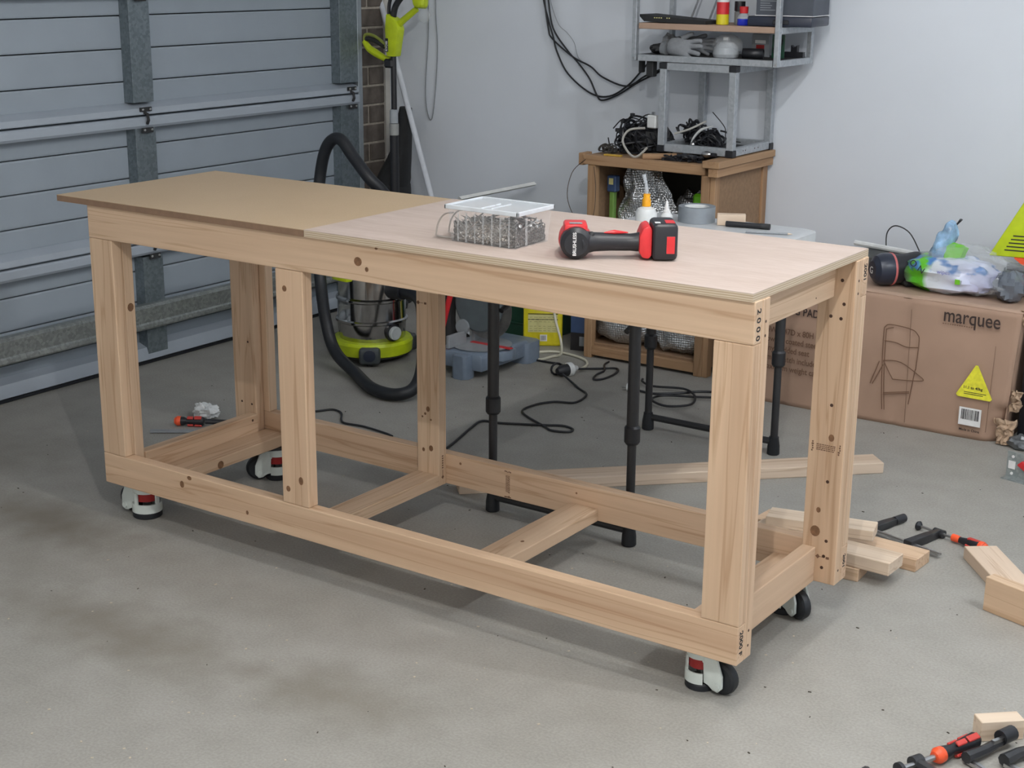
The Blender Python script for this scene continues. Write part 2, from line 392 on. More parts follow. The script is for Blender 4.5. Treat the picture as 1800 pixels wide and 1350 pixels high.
for yc in (-2.4, -1.2, .05, 1.252, 2.446):
    last = yc > 2
    for (za, zb_) in ((.045, .43), (.53, .93), (1.02, 1.42), (1.505, 1.9)):
        m = MB(); ya, yb = (yc-.062, yc+.058) if last else (yc-.047, yc+.054)
        m.prism([(-1.207, ya), (-1.16, ya), (-1.16, yb), (-1.166, yb), (-1.166, ya+.006), (-1.207, ya+.006)], za, zb_, 'xy') if False else None
        m.box(-1.207, -1.158, ya, ya+.004, za, zb_); m.box(-1.207, -1.158, yb-.004, yb, za, zb_); m.box(-1.160, -1.156, ya, yb, za, zb_, bev=.0008)
        st = m.build('stile', GALV, door, smooth=False)
    for z in (SEC, 2*SEC, 3*SEC):
        m = MB(); m.box(-1.150, -1.144, yc-.026, yc+.030, z+.016, z+.032); m.box(-1.1445, -1.139, yc-.024, yc+.028, z-.064, z-.044); m.tube([(-1.142, yc+.002, z-.03), (-1.134, yc+.002, z-.016), (-1.138, yc+.002, z+.006), (-1.15, yc-.004, z+.012)], .006, 6)
        h = m.build('hinge', BLKM, door, smooth=False)
        m = MB()
        for dy in (-.016, .02): m.ell((-1.141, yc+dy, z+.024), (.004, .005, .005), 8, 5); m.ell((-1.137, yc+dy, z-.052), (.004, .005, .005), 8, 5)
        m.build('screw', STEEL, h)
# stiffening strut low on the door, bottom rail and seal
m = MB(); m.prism([(-1.158, .165), (-1.112, .158), (-1.108, .165), (-1.110, .178), (-1.116, .184), (-1.116, .240), (-1.128, .250), (-1.158, .250)], y0, y1, 'xz'); m.build('strut', GALVB, door)
m = MB(); m.prism([(-1.207, .085), (-1.165, .070), (-1.158, .05), (-1.158, .022), (-1.170, .016), (-1.207, .016)], y0, y1, 'xz'); m.build('bottom_rail', DOORL, door)
MB().box(-1.215, -1.17, y0, y1, .001, .018, bev=.004).build('rubber_seal', RUB, door)
MB().box(-1.30, -1.165, 2.515, 2.545, 0, 2.2, bev=.002).build('track', plain('track_steel', (.33, .37, .40), .4, .5), door)

# ------------------------------------------------------------------ workbench
zb, zt, T, W_, BW, BL = .105, .904, .035, .09, .595, 2.0
bench = thing('workbench', 'large unfinished pine workbench frame standing on four levelling castors', 'workbench', (0, 0, 0))
B = .0025
def board(name, x0, x1, y0, y1, z0, z1, mat, parent=bench, bev=B):
    return MB().box(x0, x1, y0, y1, z0, z1, bev=bev, seg=2).build(name, mat, parent, smooth=False)
ftr = board('rail', 0, BL, 0, T, zt-W_, zt, PX); fbr = board('rail', 0, BL, 0, T, zb, zb+W_, PX)
btr = board('rail', 0, BL, BW-T, BW, zt-W_, zt, PX); bbr = board('rail', 0, BL, BW-T, BW, zb, zb+W_, PX)
legs = {}
for nm, (a, b) in {'l': (0, .09), 'r': (1.91, 2.0)}.items():
    legs['f'+nm] = board('leg', a, b, 0, T, zb+W_+.0005, zt-W_-.0005, PZ); legs['g'+nm] = board('leg', a, b, T+.0003, 2*T, zb, zt-.0005, PZ)
    legs['b'+nm] = board('leg', a+(.022 if nm == 'l' else 0), b+(.022 if nm == 'l' else 0), BW-T, BW, zb+W_+.0005, zt-W_-.0005, PZ); legs['c'+nm] = board('leg', a, b, BW-2*T, BW-T-.0003, zb, zt-.0005, PZ)
legs['m'] = board('leg', .692, .782, 0, T, zb+W_+.0005, zt-W_-.0005, PZ)
legs['n'] = board('leg', .7225, .8, BW-2*T, BW-T-.0003, zb, zt-.0005, PZ)
e1 = board('end_rail', 1.915, 1.950, 2*T+.0003, BW-2*T-.0003, zt-W_, zt-.0005, PY); e2 = board('end_rail', 1.912, 1.947, 2*T+.0003, BW-2*T-.0003, zb, zb+W_, PY)
board('end_rail', .062, .097, 2*T, BW-2*T, zt-W_, zt-.0005, PY); e4 = board('end_rail', .062, .097, 2*T+.0003, BW-2*T-.0003, zb, zb+W_, PY)
cbl = board('castor_block', .0975, .1875, T, BW-T-.0003, zb, zb+T, PY); board('castor_block', 1.8215, 1.9115, T, BW-T-.0003, zb, zb+T, PY)
cx2 = board('crosspiece', 1.22, 1.31, T+.0003, BW-T-.0003, zb, zb+T, PY); board('crosspiece', .7215, .8, T+.0003, BW-2*T-.0003, zb, zb+T, PY)
for (x) in (.72, 1.22): board('crosspiece', x, x+.035, T+.0003, BW-2*T-.001 if x < 1 else BW-T-.0003, zt-W_, zt-.0005, PY)
def knots(par, L, mat=KNOT):
    for (M, r, rx) in L: mark(par, 'knot', mat, M, r, rx)
knots(ftr, [(FRONT(.963, 0, .862), .011, 1.1), (FRONT(.990, 0, .846), .006, .9), (FRONT(1.02, 0, .90), .003, 1.5)])
knots(fbr, [(FRONT(.315, 0, .163), .010, .8), (FRONT(.56, 0, .135), .006, .8), (FRONT(.345, 0, .187), .006, 1.4)])
knots(legs['m'], [(FRONT(.722, 0, .765), .008, .9), (FRONT(.757, 0, .265), .011, .7), (FRONT(.712, 0, .235), .008, .9)])
knots(legs['n'], [(FRONT(.762, .525, .33), .008, .8), (FRONT(.752, .525, .315), .004, 1), (FRONT(.742, .525, .305), .003, 1), (FRONT(.772, .525, .30), .003, 1), (FRONT(.772, .525, .215), .009, .8), (FRONT(.745, .525, .207), .006, .8)])
knots(legs['cl'], [(FRONT(.046, .525, .755), .013, .9)]); knots(legs['gl'], [(RIGHT(.09, .053, .62), .012, .9)])
knots(cbl, [(RIGHT(.1875, .27, .118), .012, 1)])
knots(bbr, [(FRONT(1.655, .56, .135), .006, 1), (FRONT(.85, .56, .175), .004, 1), (FRONT(1.24, .56, .170), .003, 1)])
knots(legs['cr'], [(FRONT(1.942, .525, .235), .014, .9), (FRONT(1.967, .525, .475), .009, .8), (FRONT(1.947, .525, .29), .007, .8)])
knots(cx2, [(TOP(1.275, .25, .14), .006, .8)])
for (x, z) in ((1.967, .855), (1.975, .80), (1.970, .765), (1.945, .768), (1.962, .555), (1.965, .365), (1.972, .215), (1.968, .175), (1.965, .145)): mark(legs['cr'], 'screw_hole', HOLE, FRONT(x, .525, z), .0042)
for (y, z) in ((.052, .855), (.052, .825), (.052, .17), (.052, .135)): mark(legs['gr'], 'screw_hole', HOLE, RIGHT(2.0, y, z), .0032)
for (y, z) in ((.542, .855), (.542, .825), (.542, .14)): mark(legs['cr'], 'screw_hole', HOLE, RIGHT(2.0, y, z), .0032)
for (x, z) in ((.03, .225), (.072, .222), (.065, .42)): mark(legs['cl'], 'screw_hole', HOLE, FRONT(x, .525, z), .0035)
mark(e4, 'screw_hole', HOLE, RIGHT(.097, .50, .18), .004); mark(e1, 'screw_hole', HOLE, RIGHT(1.95, .42, .83), .002)
# pencilled cutting lengths on the end grain
DN = lambda x, y, z: frame((x, y, z), (0, 0, -1), (0, 1, 0))      # on a +x face, reading downwards
text('2 0 0 0', .024, DN(2.0002, .010, .888), INK, ftr, xs=1.0, bold=.0004); text('2001', .021, DN(2.0002, .570, .890), INK, btr, bold=.0004)
text('2000 F', .021, DN(2.0002, .010, .182), INK, fbr, bold=.0004); text('2001', .018, DN(2.0002, .570, .172), INK, bbr, bold=.0004)
# mill stamps
def stamp(par, M, wd, ht, rows=4):
    m = MB(M)
    for sx in (0, 1):
        for i in range(5):
            m.cyl((sx*wd+random.uniform(-.003, .003), ht*(i/4), -.001), (sx*wd+random.uniform(-.003, .003), ht*(i/4), .0004), .0022, n=8)
    for r_ in range(rows):
        x = .010
        while x < wd-.012:
            q = random.uniform(.002, .006); m.box(x, x+q, ht*(.15+.2*r_), ht*(.15+.2*r_)+.0022, -.001, .0004); x += q+.0014
    m.build('mill_stamp', PRT, par, True, smooth=False)
stamp(legs['cr'], FRONT(1.921, .525, .437), .068, .022)
stamp(bbr, frame((1.005, .56, .183), (0, 0, -1), (1, 0, 0)), .072, .018)
for (M, par) in ((FRONT(.730, .525, .635), legs['n']), (frame((1.953, .525, .172), (1, 0, 0), (0, 0, 1)), legs['cr'])):
    m = MB(M); m.prism([(-.006, 0), (0, .006), (.006, 0), (0, -.006)], -.001, .0004, 'xy'); m.box(.006, .018, -.0006, .0006, -.001, .0004); m.box(.021, .029, -.003, .003, -.001, .0004); m.build('mill_stamp', PRT, par, True, smooth=False)
m = MB(RIGHT(.80, .542, .13)); m.prism([(-.006, 0), (0, .006), (.006, 0), (0, -.006)], -.001, .0004, 'xy'); m.box(-.0008, .0008, .006, .022, -.001, .0004)
for i in range(6): m.box(-.003, .003, .026+i*.007, .030+i*.007, -.001, .0004)
m.build('mill_stamp', PRT, legs['n'], True, smooth=False)
# castors
def castor(x, y, rz, sc=1.0, posts=(132, 228)):
    T_ = Matrix.Translation((x, y, 0)) @ Matrix.Rotation(rz, 4, 'Z') @ Matrix.Diagonal((sc, sc, 1, 1))
    body = MB(T_)
    def ring(z0, z1, ro, ri, a0, a1, n=20):
        vs = []; fs = []
        for i in range(n+1):
            a = a0+(a1-a0)*i/n
            for (r_, z) in ((ri, z0), (ro, z0), (ro, z1), (ri, z1)): vs.append((r_*math.cos(a), r_*math.sin(a), z))
        for i in range(n):
            for k_ in range(4): fs.append((i*4+k_, i*4+(k_+1) % 4, (i+1)*4+(k_+1) % 4, (i+1)*4+k_))
        fs += [(0, 1, 2, 3), (n*4+3, n*4+2, n*4+1, n*4)]
        body.add(vs, fs)
    ring(.018, .044, .037, .033, R(50), R(310)); ring(.076, .097, .034, .0, 0, 2*PI, 28)
    for a in (R(posts[0]), R(posts[1])): ring(.042, .078, .036, .031, a-R(9), a+R(9), 4)
    for s_ in (-1, 1):
        body.prism([(.006, .096), (.040, .096), (.056, .084), (.070, .050), (.071, .022), (.060, .010), (.046, .012), (.036, .022), (.022, .022), (.022, .048), (.022, .070), (.006, .078)], s_*.0165, s_*.0235, 'xz', bev=.0015)
        body.cyl(T_.inverted() @ (T_ @ Vector((.058, s_*.023, .024))), (.058, s_*.027, .024), .008, n=12)
    body.prism([(.028, .096), (.040, .096), (.055, .085), (.050, .082), (.036, .090), (.028, .090)], -.0165, .0165, 'xz')
    b = body.build('castor', CAST, bench)
    m = MB(T_); m.box(-.035, .035, -.036, .036, .098, .1046, bev=.001); m.build('mounting_plate', BLKF, b, smooth=False)
    m = MB(T_); m.lathe([(.010, -.014), (.030, -.013), (.036, -.009), (.038, 0), (.036, .009), (.030, .013), (.010, .014)], (.058, 0, .038), 'y', 28); m.build('wheel', RUB, b)
    m = MB(T_); m.lathe([(.034, 0), (.036, .003), (.036, .014), (.032, .018), (.0, .018)], (0, 0, 0), 'z', 28); m.build('foot_pad', RUB, b)
    m = MB(T_); m.lathe([(.024, .050), (.0295, .052), (.0295, .074), (.024, .076)], (0, 0, 0), 'z', 20); m.build('adjusting_wheel', DRED, b)
    m = MB(T_); m.cyl((0, 0, .018), (0, 0, .076), .011, n=14); m.build('spindle', STEEL, b)
    return b
castor(1.885, .066, R(-8)); castor(.088, .070, R(176), 1.16, (92, 190)); castor(.165, .530, R(230), 1.0, (158, 215)); castor(1.865, .545, R(-28))
# bench top boards
mdfs = thing('mdf_sheet', 'plain brown MDF sheet covering the left part of the workbench and overhanging its end', 'board', (-.112, -.008, .9045))
MB().box(0, .911, 0, .603, .0158, .0172).build('top_face', MDF, mdfs, smooth=False)
MB().box(0, .911, 0, .603, 0, .0157).build('edge_core', plain('mdf_edge', (.235, .145, .09), .6, 0, .08, 60), mdfs, smooth=False)
plyt = thing('plywood_sheet', 'pinkish plywood sheet covering the right part of the workbench top', 'board', (.8, -.008, .9045))
MB().box(0, 1.197, 0, .603, .0165, .0178).build('face_veneer', PLY, plyt, smooth=False)
MB().box(0, 1.197, 0, .603, 0, .0164).build('layered_core', PLYE, plyt, smooth=False)
ZT = .9223
# ------------------------------------------------------------------ screw box
sb = thing('screw_box', 'clear plastic organiser box with hinged lid, full of loose screws, on the plywood', 'box', (1.265, .155, ZT))
m = MB()
pr = [(-.090, -.068), (.092, -.068), (.092, .068), (-.090, .068)]
def shell(m, x0, x1, y0, y1, z0, z1, t, flare=.006):
    m.box(x0, x1, y0, y1, z0, z0+t)
    for (a, b, c, d, dx, dy) in ((x0, x1, y0, y0+t, 0, -flare), (x0, x1, y1-t, y1, 0, flare), (x0, x0+t, y0, y1, -flare, 0), (x1-t, x1, y0, y1, flare, 0)):
        m.add([(a, c, z0), (b, c, z0), (b, d, z0), (a, d, z0), (a+dx-(flare if dy else 0), c+dy-(flare if dx else 0), z1), (b+dx+(flare if dy else 0), c+dy-(flare if dx else 0), z1), (b+dx+(flare if dy else 0), d+dy+(flare if dx else 0), z1), (a+dx-(flare if dy else 0), d+dy+(flare if dx else 0), z1)],
              [(3, 2, 1, 0), (4, 5, 6, 7), (0, 1, 5, 4), (1, 2, 6, 5), (2, 3, 7, 6), (3, 0, 4, 7)])
shell(m, -.090, .092, -.066, .066, 0, .076, .0016)
m.build('tray', CLR, sb, smooth=False)
m = MB()
for i in range(7): m.box(-.070+i*.024, -.0688+i*.024, -.0705-.001*(i % 2), -.0660, .002, .072)
m.box(.0935, .0975, -.03, -.027, .005, .07)
m.build('rib', CLRR, sb, smooth=False)
m = MB(); 
for (a, b, c, d) in ((-.104, .104, -.076, -.071), (-.104, .104, .071, .076), (-.104, -.099, -.076, .076), (.099, .104, -.076, .076)): m.box(a, b, c, d, .0765, .0865, bev=.001)
lr = m.build('lid', plain('lid_rim', (.62, .66, .70), .3), sb)
MB().box(-.0985, .0985, -.0705, .0705, .080, .0825).build('lid_panel', FROST, lr, smooth=False)
MB().box(-.012, -.009, -.06, .02, .0826, .085).box(.010, .013, -.05, .03, .0826, .085).box(-.012, .01, -.004, -.001, .0826, .085).build('lid_rib', plain('lid_rib', (.7, .74, .78), .3), lr, smooth=False)
SMK = plain('smoky_plastic', (.40, .37, .34), .2)
for yy in (-.05, .0): MB().tube([(-.096, yy, .064), (-.122, yy, .058), (-.140, yy, .038), (-.147, yy, .012), (-.142, yy, .004), (-.093, yy+.004, .004)], .0019, 6, res=5).build('catch', SMK, sb)
MB().grid(lambda u, v: (-.096-.051*math.sin(u*PI/2), -.05+.05*v, .064*math.cos(u*PI/2)+.004), 10, 2).build('catch_skin', CLR, sb)
# screws: 240 modelled one by one, sharing one mesh
m = MB(); m.lathe([(.0, 0), (.0042, .0005), (.0044, .0012), (.0018, .0034), (.0016, .005)], n=10); m.lathe([(.0016, .005), (.0018, .03), (.0016, .040), (.0002, .046)], n=6)
scr = m.build('screw', CHD, None); me_s = scr.data; bpy.data.objects.remove(scr)
m = MB(); m.lathe([(.0, 0), (.0046, .0005), (.0048, .0012), (.002, .0034), (.0018, .005)], n=10); m.lathe([(.0018, .005), (.0018, .05), (.0002, .062)], n=6)
scr = m.build('screw', plain('zinc_screw', (.55, .53, .50), .25, 1, .1), None); me_l = scr.data; bpy.data.objects.remove(scr)
rs = random.Random(3)
for i in range(290):
    o = bpy.data.objects.new('screw', me_s if rs.random() < .6 else me_l); C.objects.link(o); o.parent = sb
    ln = .046 if o.data is me_s else .062
    for _ in range(40):
        x = rs.uniform(-.083, .085); y = rs.choice((-.0625, -.0635, rs.uniform(-.06, .06))); h = .042+.010*math.sin(x*40)
        z = rs.uniform(.006, h+.004) if y < -.061 else rs.uniform(h-.004, h+.008); az = rs.uniform(0, 2*PI) if y > -.061 else rs.choice((0, PI))+rs.gauss(0, .06); el = rs.gauss(0, .5 if y < -.061 else .3); x = rs.choice((x, .086)) if y > 0 else x
        d = Vector((math.cos(az)*math.cos(el), math.sin(az)*math.cos(el), math.sin(el))); q = Vector((x, y, z))+d*ln
        if abs(q.x) < .088 and abs(q.y) < .0645 and .004 < q.z < .068: break
    else: continue
    o.matrix_local = Matrix.Translation((x, y, z)) @ d.to_track_quat('Z', 'Y').to_matrix().to_4x4()
# core of the screw heap
m = MB()
def hp(u, v):
    x = -.086+u*.172; y = -.062+v*.124; return (x, y, .040+.008*noise.noise(Vector((x*60, y*60, 2)))+.006*noise.noise(Vector((x*160, y*160, 5))))
m.grid(hp, 60, 44)
for (x0_, y0_, x1_, y1_) in ((-.086, -.062, .086, -.062), (.086, -.062, .086, .062), (-.086, .062, .086, .062), (-.086, -.062, -.086, .062)):
    m.grid(lambda u, v: (x0_+(x1_-x0_)*u+.0035*noise.noise(Vector((u*40, v*14, x0_*99))), y0_+(y1_-y0_)*u+.0035*noise.noise(Vector((u*40, v*14, y0_*99+7))), .003+v*(hp((x0_+(x1_-x0_)*u+.086)/.172, (y0_+(y1_-y0_)*u+.062)/.124)[2]-.003)), 50, 14)
co_ = m.build('screw_heap', plain('heaped_screws', (.13, .12, .11), .5, .6, .8, 260, .9), sb); co_['kind'] = 'stuff'
# ------------------------------------------------------------------ impact driver, lying on its side
dr = thing('impact_driver', 'red and black cordless impact driver lying on its side on the plywood', 'power tool', (1.518, .088, ZT), R(35))
m = MB(); m.lathe([(.0, -.030), (.026, -.029), (.0345, -.020), (.0355, .006), (.034, .018), (.0, .018)], (0, 0, .0365), 'y', 28)
hd = m.build('rear_housing', BLK, dr)
m = MB(); m.lathe([(.0362, .004), (.0375, .03), (.035, .07), (.028, .10), (.0, .10)], (0, 0, .0375), 'y', 28); m.box(-.026, .026, -.004, .06, .048, .0765, bev=.006, seg=2)
rh = m.build('motor_housing', RED, dr)
MB().box(-.014, .014, .0, .018, .0768, .0772).build('badge', GREY, rh, smooth=False)
m = MB(); m.lathe([(.028, .095), (.024, .122), (.016, .135), (.0, .135)], (0, 0, .0375), 'y', 24); m.build('nose', BLK, dr)
m = MB(); m.cyl((0, .13, .0375), (0, .245, .0375), .0036, n=6); m.build('driver_bit', BLKF, dr)
m = MB(); m.box(.030, .045, .014, .05, .030, .045, bev=.004); m.ell((.034, -.01, .055), (.007, .007, .007)); m.build('trigger', BLKM, dr)
m = MB(); m.tube([(.012, -.002, .036), (.04, .0, .037), (.075, .002, .037), (.12, .004, .036), (.146, .004, .037)], [.030, .0225, .021, .020, .024], 18, res=4, flat=.95); m.build('handle', BLK, dr)
m = MB(); m.tube([(.062, -.002, .0578), (.085, -.001, .0592), (.115, .0, .0582)], [.001, .005, .001], 8, res=4); m.build('handle_stripe', RED, dr)
m = MB(); m.prism([(.138, .018), (.146, .006), (.160, .004), (.166, .012), (.166, .070), (.158, .078), (.146, .072), (.138, .052)], -.028, .052, 'xz', bev=.004); m.build('handle_foot', RED, dr)
m = MB(); m.box(.1665, .222, -.036, .066, .002, .083, bev=.010, seg=3); bt = m.build('battery', BLK, dr)
MB().box(.197, .215, -.0366, -.0355, .018, .056, bev=.0003).box(.196, .216, -.02, .02, .0828, .0834).build('battery_panel', RED, bt, smooth=False)
MB().box(.172, .184, -.022, -.006, .0828, .0836).build('charge_gauge', WHP, bt, smooth=False)
text('BRUSHLESS', .0105, frame((-.0004, -.0302, .0365-.026), (0, 0, 1), (-1, 0, 0)), LABEL, hd, world=False, bold=.0002)

# ------------------------------------------------------------------ folding table
tb = thing('folding_table', 'white-topped folding table on black telescopic legs behind the workbench', 'table', (1.10, 1.15, 0))
def rrect(x0, x1, y0, y1, r, n=6):
    P = []
    for (cx, cy, a) in ((x1-r, y1-r, 0), (x0+r, y1-r, 90), (x0+r, y0+r, 180), (x1-r, y0+r, 270)):
        for i in range(n+1): P.append((cx+r*math.cos(R(a+90*i/n)), cy+r*math.sin(R(a+90*i/n))))
    return P
m = MB(); m.prism(rrect(.80, 1.405, .56, 1.72, .05), .700, .740, 'xy', bev=.004); m.build('table_top', TABLEW, tb, True)
for (x, y, zc) in ((.873, .687, .322), (1.334, .688, .319), (.850, 1.642, .311), (1.318, 1.648, .323)):
    m = MB(); m.cyl((x, y, .03), (x, y, zc), .0125, n=14); m.cyl((x, y, zc), (x, y, .699), .0165, n=14); lg = m.build('leg', BLKF, tb, True)
    m = MB(); m.lathe([(.019, 0), (.021, .003), (.020, .03), (.016, .055), (.016, .06)], (x, y, 0), n=14); m.build('foot_cap', RUB, lg, True)
    m = MB(); m.lathe([(.0175, zc-.025), (.022, zc-.018), (.022, zc+.022), (.0175, zc+.028)], (x, y, 0), n=14); m.build('collar', BLK, lg, True)
for y in (.6875, 1.645):
    for z in (.044, .672): MB().cyl((.86, y, z), (1.325, y, z), .0115, n=12).build('crossbar', BLKF, tb, True)
for (x, y0_, y1_) in ((1.30, .70, 1.0), (.89, .70, 1.0), (1.30, 1.63, 1.33), (.89, 1.63, 1.33)):
    m = MB(); m.cyl((x, y0_, .60), (x, y1_, .697), .008, n=10); m.build('brace', BLKF, tb, True)
# things on the table
t = thing('glue_bottle', 'white glue bottle with orange cap and long translucent nozzle on the folding table', 'bottle', (.93, 1.44, .7405))
MB().lathe([(.030, 0), (.034, .004), (.034, .045), (.028, .058), (.012, .066), (.012, .07), (.0, .07)]).build('bottle', WHP, t)
MB().lathe([(.014, .066), (.014, .085), (.011, .092), (.011, .104), (.006, .106), (0, .106)]).build('cap', ORC, t)
MB().tube([(0, 0, .104), (-.002, 0, .125), (-.005, 0, .14), (-.013, 0, .165)], [.006, .006, .005, .0065], 10, res=3).build('nozzle', FROST, t)
t = thing('super_glue_bottle', 'small white bottle with pointed cone cap beside the orange-capped glue bottle', 'bottle', (.965, 1.51, .7405))
MB().lathe([(.018, 0), (.020, .003), (.020, .030), (.012, .040), (0, .040)]).build('bottle', WHP, t); MB().lathe([(.012, .038), (.012, .046), (.009, .048), (.003, .078), (0, .08)]).build('cap', LABEL, t)
t = thing('duct_tape', 'roll of silver-grey duct tape lying flat on the folding table', 'tape', (1.01, 1.63, .7405))
vs = [(.050, 0), (.068, 0), (.068, .05), (.050, .05), (.050, 0)]
MB().lathe([(.0405, 0), (.060, 0), (.060, .05), (.0405, .05), (.0405, 0)], n=36).build('tape', TAPE, t); MB().lathe([(.0385, .001), (.0403, .001), (.0403, .049), (.0385, .049), (.0385, .001)], n=36).build('core', WHP, t)
def block(name, label, loc, rz, l, w_, h, mat, cat='timber offcut', bev=.0015, group=None):
    o = MB().box(0, l, 0, w_, 0, h, bev=bev).build(name, mat); o.location = loc; o.rotation_euler = (0, 0, rz); return tag(o, label, cat, group)
block('wood_block', 'small pale wood block standing by the duct tape on the folding table', (1.10, 1.60, .7405), R(28), .09, .035, .035, WX)
t = thing('marker_pen', 'black marker pen lying on the folding table in front of the wood block', 'pen', (1.20, 1.615, .7405), R(12))
MB().cyl((-.07, 0, .009), (.04, 0, .009), .009, n=14).build('barrel', BLK, t); MB().cyl((.04, 0, .009), (.072, 0, .009), .0095, n=14).build('cap', BLKM, t)
t = thing('pencil', 'thin grey pencil lying near the right edge of the folding table', 'pencil', (1.30, 1.555, .7405), R(20))
MB().cyl((-.07, 0, .004), (.06, 0, .004), .0035, n=6).build('shaft', GREY, t); MB().cyl((.06, 0, .004), (.075, 0, .004), .0035, .0005, n=6).build('tip', WX, t)

# ------------------------------------------------------------------ cabinet and shelf stands
cb = thing('cabinet', 'open-fronted chipboard cabinet with rough timber frame against the wall', 'cabinet', (.44, 2.56, 0))
def P(name, x0, x1, y0, y1, z0, z1, mat, par, bev=.002): return MB().box(x0, x1, y0, y1, z0, z1, bev=bev).build(name, mat, par, True)
P('side_panel', .142, .158, 2.36, 2.78, .03, .78, CHIP, cb); P('side_panel', .694, .706, 2.38, 2.76, .03, .775, CHIP, cb)
P('back_panel', .16, .69, 2.77, 2.785, .03, .78, plain('cabinet_back', (.07, .07, .065), .8), cb); P('top_panel', .14, .66, 2.37, 2.785, .80, .815, CHIP, cb); P('base_panel', .16, .69, 2.36, 2.77, .045, .06, CHIP, cb)
P('post', .155, .190, 2.335, 2.37, 0, .779, CBZ, cb); P('post', .655, .690, 2.335, 2.37, 0, .779, CBZ, cb); P('post', .690, .712, 2.34, 2.38, 0, .779, CBZ, cb); P('post', .690, .715, 2.745, 2.785, 0, .779, CBZ, cb)
P('top_rail', .135, .672, 2.33, 2.368, .780, .818, CBX, cb); P('top_beam', .672, .742, 2.305, 2.79, .812, .838, CBY, cb); P('top_beam', .695, .735, 2.310, 2.788, .779, .8115, CBY, cb)
P('plinth', .19, .655, 2.338, 2.36, .012, .05, CBX, cb); P('corner_block', .112, .1345, 2.335, 2.40, .775, .822, CBX, cb)
# foil insulation in the cabinet
m = MB()
def ff(u, v):
    x = .185+u*.20+v*.20*u*1.6-.0; z = .29+(1-v)*.475; x = .20+u*(.15+.32*v)-(.0 if v > .5 else -.03*(1-v)); y = 2.50-.10*v+.045*noise.noise(Vector((u*4, v*6, 0)))+.02*noise.noise(Vector((u*11, v*14, 4)))+.03*(u-.3 if u > .3 else (.3-u)*1.5)
    return (x, y, z)
m.grid(ff, 24, 30); tag(m.build('foil_sheet', FOIL, smooth=True, solid=.004, angle=60), 'sheet of silver bubble foil standing upright inside the open cabinet', 'insulation')
m = MB(); m.ell((.30, 2.45, .165), (.135, .09, .11), 30, 18, .22, 4, .75); tag(m.build('foil_bundle', FOIL, angle=60), 'folded silver bubble-foil bundle in the bottom left of the cabinet', 'insulation')
m = MB(); m.ell((.555, 2.44, .157), (.10, .075, .095), 30, 18, .28, 9, .75); tag(m.build('foil_bundle', FOIL, angle=60), 'folded silver bubble-foil bundle in the bottom right of the cabinet', 'insulation')
m = MB(); m.ell((.50, 2.63, .36), (.13, .07, .30), 30, 24, .25, 2, .7); tag(m.build('foil_pouch', FOIL, angle=60), 'dull silver foil pouch standing behind the green pack in the cabinet', 'insulation')
m = MB(); m.box(-.06, .06, -.02, .02, .26, .615, bev=.01); m.box(-.05, .05, -.015, .015, 0, .27, bev=.01); o = m.build('green_pack', GREEN); o.location = (.585, 2.535, .062); tag(o, 'bright green plastic pack inside the right of the cabinet', 'pack')
t = thing('spirit_level', 'lime green and blue tool standing inside the left of the cabinet', 'tool', (.20, 2.46, .062)); MB().box(-.010, .010, -.012, .012, 0, .60, bev=.002).build('body', plain('dull_green', (.17, .32, .07), .5), t); MB().box(-.020, .020, -.018, .018, .60, .665, bev=.004).build('head', BLUE, t); MB().box(-.010, .010, -.019, -.0181, .63, .655).build('vial', LEMON, t)
# small stand on the cabinet
st = thing('shelf_stand', 'grey square-tube stand with black corner caps on top of the cabinet', 'shelf', (.57, 2.62, .839))
def tubebar(x0, x1, y0, y1, z0, z1, par, name='bar', mat=ALU): return MB().box(x0, x1, y0, y1, z0, z1, bev=.0015).build(name, mat, par, True)
for (x, y) in ((.42, 2.45), (.715, 2.45), (.42, 2.775), (.715, 2.775)):
    pz0 = .868
    p_ = tubebar(x-.014, x+.014, y-.014, y+.014, pz0-.003, 1.155, st, 'post')
    MB().box(x-.016, x+.016, y-.016, y+.016, .839, pz0-.003, bev=.002).build('corner_cap', BLK, p_, True); MB().box(x-.016, x+.016, y-.016, y+.016, 1.155, 1.178, bev=.002).build('corner_cap', BLK, p_, True)
for y in (2.45, 2.775): tubebar(.435, .70, y-.012, y+.012, .842, .872, st); tubebar(.435, .70, y-.012, y+.012, 1.150, 1.178, st)
for x in (.42, .715): tubebar(x-.012, x+.012, 2.467, 2.758, .842, .872, st); tubebar(x-.012, x+.012, 2.467, 2.758, 1.150, 1.178, st)
for i, y in enumerate((2.53, 2.55, 2.63, 2.66)): mark(st, 'bolt_hole', HOLE, RIGHT(.727, y, .858), .003)
P('shelf_board', .436, .700, 2.464, 2.76, .842, .850, BLKM, st)
# wide upper shelf unit
su = thing('shelf_unit', 'grey slotted-angle shelving unit standing on the smaller stand by the wall', 'shelf', (.58, 2.6, 1.179))
for (x, y) in ((.290, 2.445), (.885, 2.445), (.290, 2.735), (.885, 2.735)): tubebar(x-.009, x+.009, y-.012, y+.012, 1.18, 1.95, su, 'post')
for z in (1.18, 1.298, 1.60, 1.90):
    for x in (.293, .885): tubebar(x-.009, x+.009, 2.459, 2.721, z, z+.024, su)
    for y in ((2.445, 2.735) if z != 1.298 else (2.735,)): tubebar(.307, .871, y-.009, y+.009, z, z+.024, su)
P('shelf_board', .304, .874, 2.455, 2.725, 1.196, 1.204, BLKM, su, .001); P('shelf_board', .305, .874, 2.44, 2.725, 1.300, 1.322, CARDT, su); P('shelf_board', .304, .874, 2.455, 2.725, 1.615, 1.623, ALU, su, .001)
MB().box(.275, .29, 2.50, 2.53, 1.13, 1.179, bev=.003).build('hanging_bracket', BLKM, su, True); MB().box(.335, .365, 2.455, 2.49, 1.12, 1.179, bev=.003).build('hanging_bracket', BLKM, su, True)
